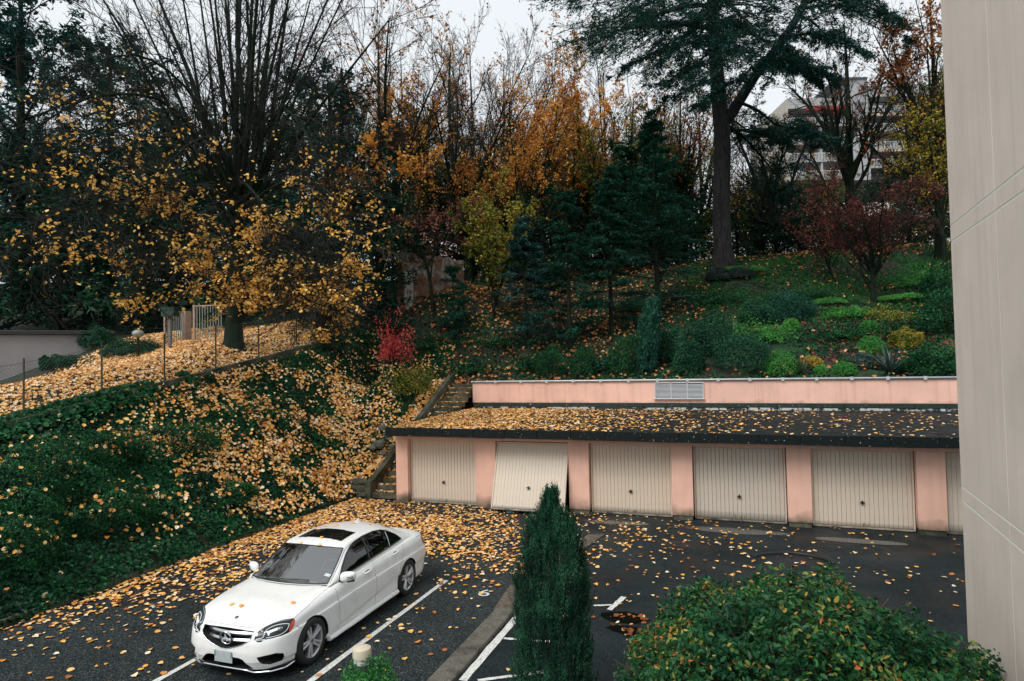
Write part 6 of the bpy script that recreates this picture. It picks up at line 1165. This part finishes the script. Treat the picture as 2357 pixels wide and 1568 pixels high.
# on the steps
x = rng.uniform(-11.6, -10.6, 700); i = rng.integers(0, 20, 700); y = 18.6+i*.335+rng.random(700)*.3; litter('fallen_leaves', x, y, .05+(i+1)*.175+.02, .12, np.clip(rng.normal(.5, .25, 700), 0, 1), rng, flat=.15)
x, y = scatter(-12.4, -11.65, 18.7, 25, 1500, lambda x, y: np.full(len(x), .8), rng); litter('fallen_leaves', x, y, hz(x, y)+.12, .12, np.clip(rng.normal(.55, .25, len(x)), 0, 1), rng, flat=.4, N=hnorm(x, y))
# orange woodland litter up the slope
def wood(x, y): return np.clip((.10+.5*np.clip(noise2(x*.35, y*.35, 26)-.3, 0, 1)+.5*np.exp(-(((x+9)/5)**2+((y-31)/5)**2)))*(.4+noise2(x*1.5, y*1.5, 27))*np.where((x > -1.5) & (y < 39), .28, 1), 0, 1)
x, y = scatter(-17, 20, 24.95, 48, 60000, wood, rng); n = len(x); litter('fallen_leaves', x, y, hz(x, y)+.08+.12*rng.random(n), .13, np.clip(rng.normal(.55, .27, n), 0, 1), rng, m=L_lit2, shape='kite', flat=.5, N=hnorm(x, y))
x, y = scatter(2.5, 9, 25.5, 33, 5000, lambda x, y: .6*np.exp(-(((x-5.5)/2.4)**2+((y-29)/2.6)**2)), rng); litter('fallen_leaves', x, y, hz(x, y)+.06, .10, np.clip(rng.normal(.4, .25, len(x)), 0, 1), rng, m=leafmat('red_litter', [(0, (.14, .03, .03)), (.6, (.36, .07, .06)), (1, (.55, .25, .18))]), flat=.4, N=hnorm(x, y))

n = 26; x = np.r_[rng.normal(-2.0, .22, n//2), rng.normal(-1.8, .2, n//2)]; y = np.r_[rng.normal(11.2, .10, n//2), rng.normal(10.7, .07, n//2)]
litter('fallen_leaves', x, y, .014+.01*rng.random(n), .10, rng.random(n)*.35, rng, m=L_lit2, flat=.1)
# ================================================================ TERRACE FURNITURE
post_m = mat('fence_post_green', (.028, .045, .040), .5)
fz = lambda y: float(np.interp(y, [p[0] for p in FENCE], [p[1] for p in FENCE]))
FN = empty('chain_link_fence', (-17, 11.15, fz(11.15)), 0, 'dark green chain-link fence along the leaf-covered terrace edge', 'fence'); fo = np.array([-17, 11.15, fz(11.15)])
fys = [4.7, 6.8, 8.95, 11.1, 13.2, 15.3, 17.4, 19.5, 21.7, 23.9, 26.0]
for y in fys:
    p = np.array([-17.06, y, fz(y)-.3])-fo; MB().tube([tuple(p), tuple(p+np.array([0, 0, 1.83]))], .026, 6).build('post', post_m, FN)
b = MB(); W_ = []
for i in range(len(fys)-1):
    y0, y1 = fys[i], fys[i+1]; L = y1-y0; Hh = 1.4; s = .11
    for k in range(int((L+Hh)/s)+1):
        for sg in (1, -1):
            a = k*s-Hh if sg > 0 else k*s
            p0y, p0z, p1y, p1z = (a, 0, a+Hh, Hh) if sg > 0 else (a, 0, a-Hh, Hh)
            t0, t1 = 0., 1.
            for (q, dd) in ((p0y, p1y-p0y),):
                lo, hi = sorted(((0-q)/dd, (L-q)/dd)); t0 = max(t0, lo); t1 = min(t1, hi)
            if t1 > t0+.02:
                A = [p0y+(p1y-p0y)*t0, Hh*t0]; B = [p0y+(p1y-p0y)*t1, Hh*t1]; zz = lambda yy: fz(y0)+(fz(y1)-fz(y0))*yy/L
                W_.append([[-17.02, y0+A[0], zz(A[0])+A[1]+.02], [-17.02, (y0+A[0]+y0+B[0])/2, (zz(A[0])+A[1]+zz(B[0])+B[1])/2+.02], [-17.02, y0+B[0], zz(B[0])+B[1]+.02]])
W_ = np.array(W_)-fo; V, F = tube_geo(W_, np.full(W_.shape[:2], .0022), 3); tag(link('wire_mesh', npmesh('wire_mesh', V, F), FN, mat('wire_green', (.05, .07, .065), .5, metal=.3)), kind='stuff')
for hgt in (.05, .75, 1.42): P = [(-17.02, y, fz(y)+hgt) for y in fys]; MB().tube(np.array(P)-fo, .004, 4).build('tension_wire', mat('wire_green'), FN)
# retaining wall below the fence
RW = empty('retaining_wall', (-16.95, 13.9, fz(13.9)), 0, 'mossy concrete retaining wall below the fence', 'wall'); ro = np.array([-16.95, 13.9, fz(13.9)])
ys = np.arange(7.6, 26.1, 2.1)
for a in ys:
    c = min(a+2.09, 26); V = [(-16.99, a, fz(a)-.75), (-16.99, c, fz(c)-.75), (-16.99, c, fz(c)+.05), (-16.99, a, fz(a)+.05)]
    w = MB(); w.prism([tuple(np.array(v)-ro) for v in V], (.16, 0, 0)); w.build('wall_segment', conc_d, RW)
# grey building wall far left
gw = mat('grey_lilac_render', (.30, .28, .28), .85, var=.12, vscale=1, bump=.2, bscale=60)
A = at(-60, 770, 25.0); Bp = at(262, 775, 27.5); dv = unit((Bp-A)*np.array([1, 1, 0])); L = float(np.linalg.norm((Bp-A)[:2])); ang = math.atan2(dv[1], dv[0])
LB = empty('low_building', (A[0], A[1], 0), ang, 'low grey-lilac rendered building with dark flat roof edge at the left', 'building'); zt = float(A[2]); z0 = 2.6
MB().box((0, 0, z0), (L, .3, zt)).build('wall', gw, LB); MB().box((-6, .302, z0), (L-.01, 5, zt-.02)).build('wall', gw, LB); MB().box((-6, 0, z0), (-.002, .3, zt)).build('wall', gw, LB)
MB().bev((-6, -.18, zt+.002), (L+.05, 5.2, zt+.17), .02).build('roof_edge', mat('dark_roof_edge', (.03, .03, .032), .7), LB)
MB().box((L+.004, .25, z0), (L+2.2, .5, zt-.25)).build('wing_wall', gw, LB)
# globe lamp
p = at(318, 768, 24.2); GL = empty('globe_lamp', (p[0], p[1], hz1(p[0], p[1])), 0, 'frosted globe lamp on a short dark post at the terrace edge', 'lamp'); h = p[2]-hz1(p[0], p[1])
bm = bmesh.new(); bmesh.ops.create_icosphere(bm, subdivisions=4, radius=.21)
for v in bm.verts: v.co.z *= .72
for f in bm.faces: f.smooth = True
me = bpy.data.meshes.new('globe'); bm.to_mesh(me); bm.free(); o = link('globe', me, GL, mat('frosted_globe', (.24, .27, .25), .5, var=.35, vscale=4)); o.location = (0, 0, h)
MB().lathe([(.035, -.1), (.035, h-.17), (.07, h-.16), (.08, h-.12)], 14).build('lamp_post', blackp, GL, True)
# gates
cream = mat('cream_gate_paint', (.34, .26, .21), .6, var=.2, vscale=8); barm = mat('gate_bar_white', (.24, .28, .26), .5)
def gate(u0, u1, vt, vb, d0, d1, nb, label, post_right=False):
    a = at(u0, vb, d0); c = at(u1, vb-6, d1); dv = (c-a)[:2]; L = float(np.linalg.norm(dv)); an = math.atan2(dv[1], dv[0]); H = float(at(u0, vt, d0)[2]-a[2])
    g = empty('barred_gate', tuple(a), an, label, 'gate'); MB().bev((-.04, -.04, -.45), (.05, .04, H+.02), .008).build('gate_post', cream, g)
    MB().box((.052, -.02, H-.05), (L, .02, H)).build('top_rail', cream, g); MB().box((.052, -.02, .0), (L, .02, .05)).build('bottom_rail', cream, g)
    bar = MB().box((-.013, -.013, .052), (.013, .013, H-.052)).mesh('bar'); bar.materials.append(barm)
    for i in range(nb): o = link('bar', bar, g); o.location = (.05+(L-.06)*(i+.7)/nb, 0, 0)
    if post_right: MB().bev((L+.002, -.12, -.6), (L+.32, .12, H+.02), .01).build('gate_pillar', cream, g)
    return g
gate(380, 422, 714, 789, 26.2, 27.0, 8, 'narrow barred metal gate leaf behind the green letterbox', True); gate(447, 512, 703, 786, 26.4, 26.2, 10, 'wide barred metal gate leaf just left of the linden trunk')
# letter box
p = at(391, 728, 24.0); zg = hz1(p[0], p[1]); M_ = empty('letter_box', (p[0], p[1], zg), math.radians(14), 'dark green letterbox on a wooden stake before the gate', 'letterbox'); h = float(p[2])-zg
MB().bev((-.26, -.16, h-.02), (.26, .16, h+.30), .015).build('box', mat('letterbox_green', (.012, .045, .028), .45, var=.2, vscale=6), M_); MB().bev((-.27, -.17, h+.302), (.27, .17, h+.325), .008).build('lid', mat('letterbox_green'), M_)
MB().box((-.05, -.04, -.3), (.05, .04, h-.022)).build('stake', mat('old_wood', (.16, .15, .13), .9, var=.3, vscale=8), M_); MB().box((-.2, -.166, h+.2), (.2, -.162, h+.23)).build('slot', dark, M_)
# ruined wall
ruin = mat('ruined_render', (.22, .12, .075), .95, var=.5, vscale=2.5, bump=.9, bscale=9, col2=(.34, .30, .27), c2scale=1.1, c2lo=.5, c2hi=.56)
a = at(930, 722, 33); c = at(1068, 662, 37.5); dv = (c-a)[:2]; L = float(np.linalg.norm(dv)); RU = empty('ruined_wall', tuple(a), math.atan2(dv[1], dv[0]), 'crumbling ochre wall with peeling render on the slope', 'ruin'); H = 3.1
rr = np.random.default_rng(4); nseg = 7; xs = np.linspace(0, L, nseg+1)
for i in range(nseg):
    t0, t1 = H*(.93+.12*rr.random()), H*(.93+.12*rr.random()); w = MB(); w.prism([(xs[i]+.003, 0, -1.2), (xs[i+1]-.003, 0, -1.2), (xs[i+1]-.003, 0, t1+.3*i/nseg), (xs[i]+.003, 0, t0+.3*i/nseg)], (0, .45, 0)); w.build('masonry', ruin, RU)
w = MB(); w.prism([(.05, -.02, .5), (.30, -.02, .1), (.62, -.02, .45), (.75, -.02, 1.3), (.62, -.02, 2.2), (.08, -.02, 2.25)], (0, .018, 0)); w.build('render_patch', mat('white_render_patch', (.52, .52, .50), .9, var=.2, vscale=4, col2=(.25, .15, .08), c2scale=2.2, c2lo=.55, c2hi=.6), RU)
# ================================================================ FAR FLATS
AB = at(1800, 330, 95); p0 = at(1808, 240, 95); yaw = math.atan2(CX[1], CX[0])
FB = empty('apartment_block', (float(p0[0]), float(p0[1]), 6), yaw, 'pale grey apartment block with balconies and red awnings behind the trees', 'building')
fw = mat('far_render', (.38, .38, .39), .85, var=.1, vscale=.3); fd = mat('far_recess', (.10, .11, .12), .6); fwn = mat('far_window', (.06, .075, .08), .15); rail = mat('far_railing', (.62, .64, .64), .6); red = mat('red_awning', (.36, .04, .04), .7); stripe = mat('cream_awning', (.50, .40, .30), .7)
U = 95/FOC; top = float(p0[2])-6
def blk(name, u0, u1, v0, v1, d0, d1, m, parent=FB): # pixel-sized box in metres at the block's distance, d = depth behind the front face
    x0, x1 = (u0-1808)*U, (u1-1808)*U; z1_, z0_ = top-(v0-240)*U, top-(v1-240)*U; return MB().box((x0, d0, z0_), (x1, d1, z1_)).build(name, m, parent)
for (u0, u1, vt) in ((1812, 1955, 228), (1998, 2220, 204)):
    blk('block_body', u0, u1, vt+26, 420, 2.2, 14, fd); blk('roof_band', u0, u1, vt, vt+24, -.2, 14, fw); blk('side_wall', u0-4, u0-.1, vt+2, 420, -.2, 14, mat('far_cream', (.42, .39, .34), .85)) if u0 < 1900 else None
    for f in range(4):
        vb = vt+26+f*41; k = 0
        blk('back_wall', u0, u1, vb, vb+40, 2.0, 2.18, fw)
        bal = empty('balcony'); bal.parent = FB
        blk('slab', u0, u1, vb+37, vb+41, -.3, 1.98, fw, bal); blk('rail_top', u0, u1, vb+20, vb+21.5, -.3, -.24, rail, bal)
        uu = u0
        while uu < min(u1, 2110): blk('baluster', uu, uu+1.1, vb+21.6, vb+36.9, -.28, -.25, rail, bal); uu += 3.4
        uu = u0+12
        while uu < min(u1, 2110)-20: blk('window', uu, uu+22, vb+6, vb+36, 1.95, 1.999, fwn); uu += 44
        blk('dividing_wall', (u0+u1)/2, (u0+u1)/2+4, vb+1, vb+36.5, -.2, 1.94, fw)
        if f in (0, 2) and u0 < 1900: blk('awning', u0+(40 if f == 0 else 70), u1-(30 if f else 4), vb-3, vb+(6 if f == 0 else 3), -.9, -.32, red)
        elif u0 > 1900 and f in (1, 3): blk('awning', u0+6, u1, vb-2, vb+6, -.9, -.32, stripe)
blk('stair_tower', 1955.2, 1997.5, 186, 420, -.1, 14, fw); blk('tower_roof', 1925, 1997, 182, 185.9, -.3, 14, fd)
for f in range(5):
    vb = 240+f*41
    for a in range(3): blk('stair_window', 1966+a*8, 1972+a*8, vb, vb+7, -.14, -.101, fwn)
# leaves resting on the car
def car_leaf(x, y, seed, t):
    bv = GB if -1.9 < y < .8 else BODY_BVH; c, n, _, _ = bv.ray_cast(Vector((x, y, 3)), Vector((0, 0, -1)))
    if c is None: return
    w = (CAR.matrix_basis@c); rr = np.random.default_rng(seed); nn = CAR.matrix_basis.to_3x3()@(n if n.z > 0 else -n)
    me = leaf_mesh('fallen_leaf', np.zeros((1, 3)), .085, np.array([nn]), np.array([t]), rr, shape='hex', asp=.8, curl=.12); o = link('fallen_leaf', me, None, L_lit); o.location = w+nn*.014
    return o
CL = [(.30, 1.78, .5, 'small tan leaf on the far side of the car bonnet'), (.10, 1.80, .25, 'brown leaf near the middle of the car bonnet'), (-.62, 1.52, .3, 'orange leaf on the bonnet above the near headlamp'), (.22, .25, .75, 'pale leaf high in the middle of the windscreen'), (-.18, .26, .7, 'curled leaf high on the driver side of the windscreen'), (.70, .78, .75, 'leaf caught in the lower far corner of the windscreen'), (.30, -.36, .75, 'pale leaf on the rear edge of the sunroof'), (-.05, .02, .5, 'tan leaf just in front of the sunroof'),
      (.33, -.62, .5, 'tan leaf on the roof behind the sunroof, far side'), (.12, -.70, .3, 'brown leaf on the roof behind the sunroof, middle'), (.42, -.85, .5, 'leaf on the roof near the far roof rail'), (-.08, -.92, .55, 'leaf on the roof in front of the aerial fin'), (-.35, -1.05, .45, 'leaf on the roof on the near side'), (-.42, -2.25, .5, 'leaf lying on the boot lid'), (.1, -.58, .5, 'leaf beside the back edge of the sunroof')]
for i, (x, y, t, lab) in enumerate(CL):
    o = car_leaf(x, y, 300+i, t)
    if o: tag(o, lab, 'leaf', 'leaves lying on the car')
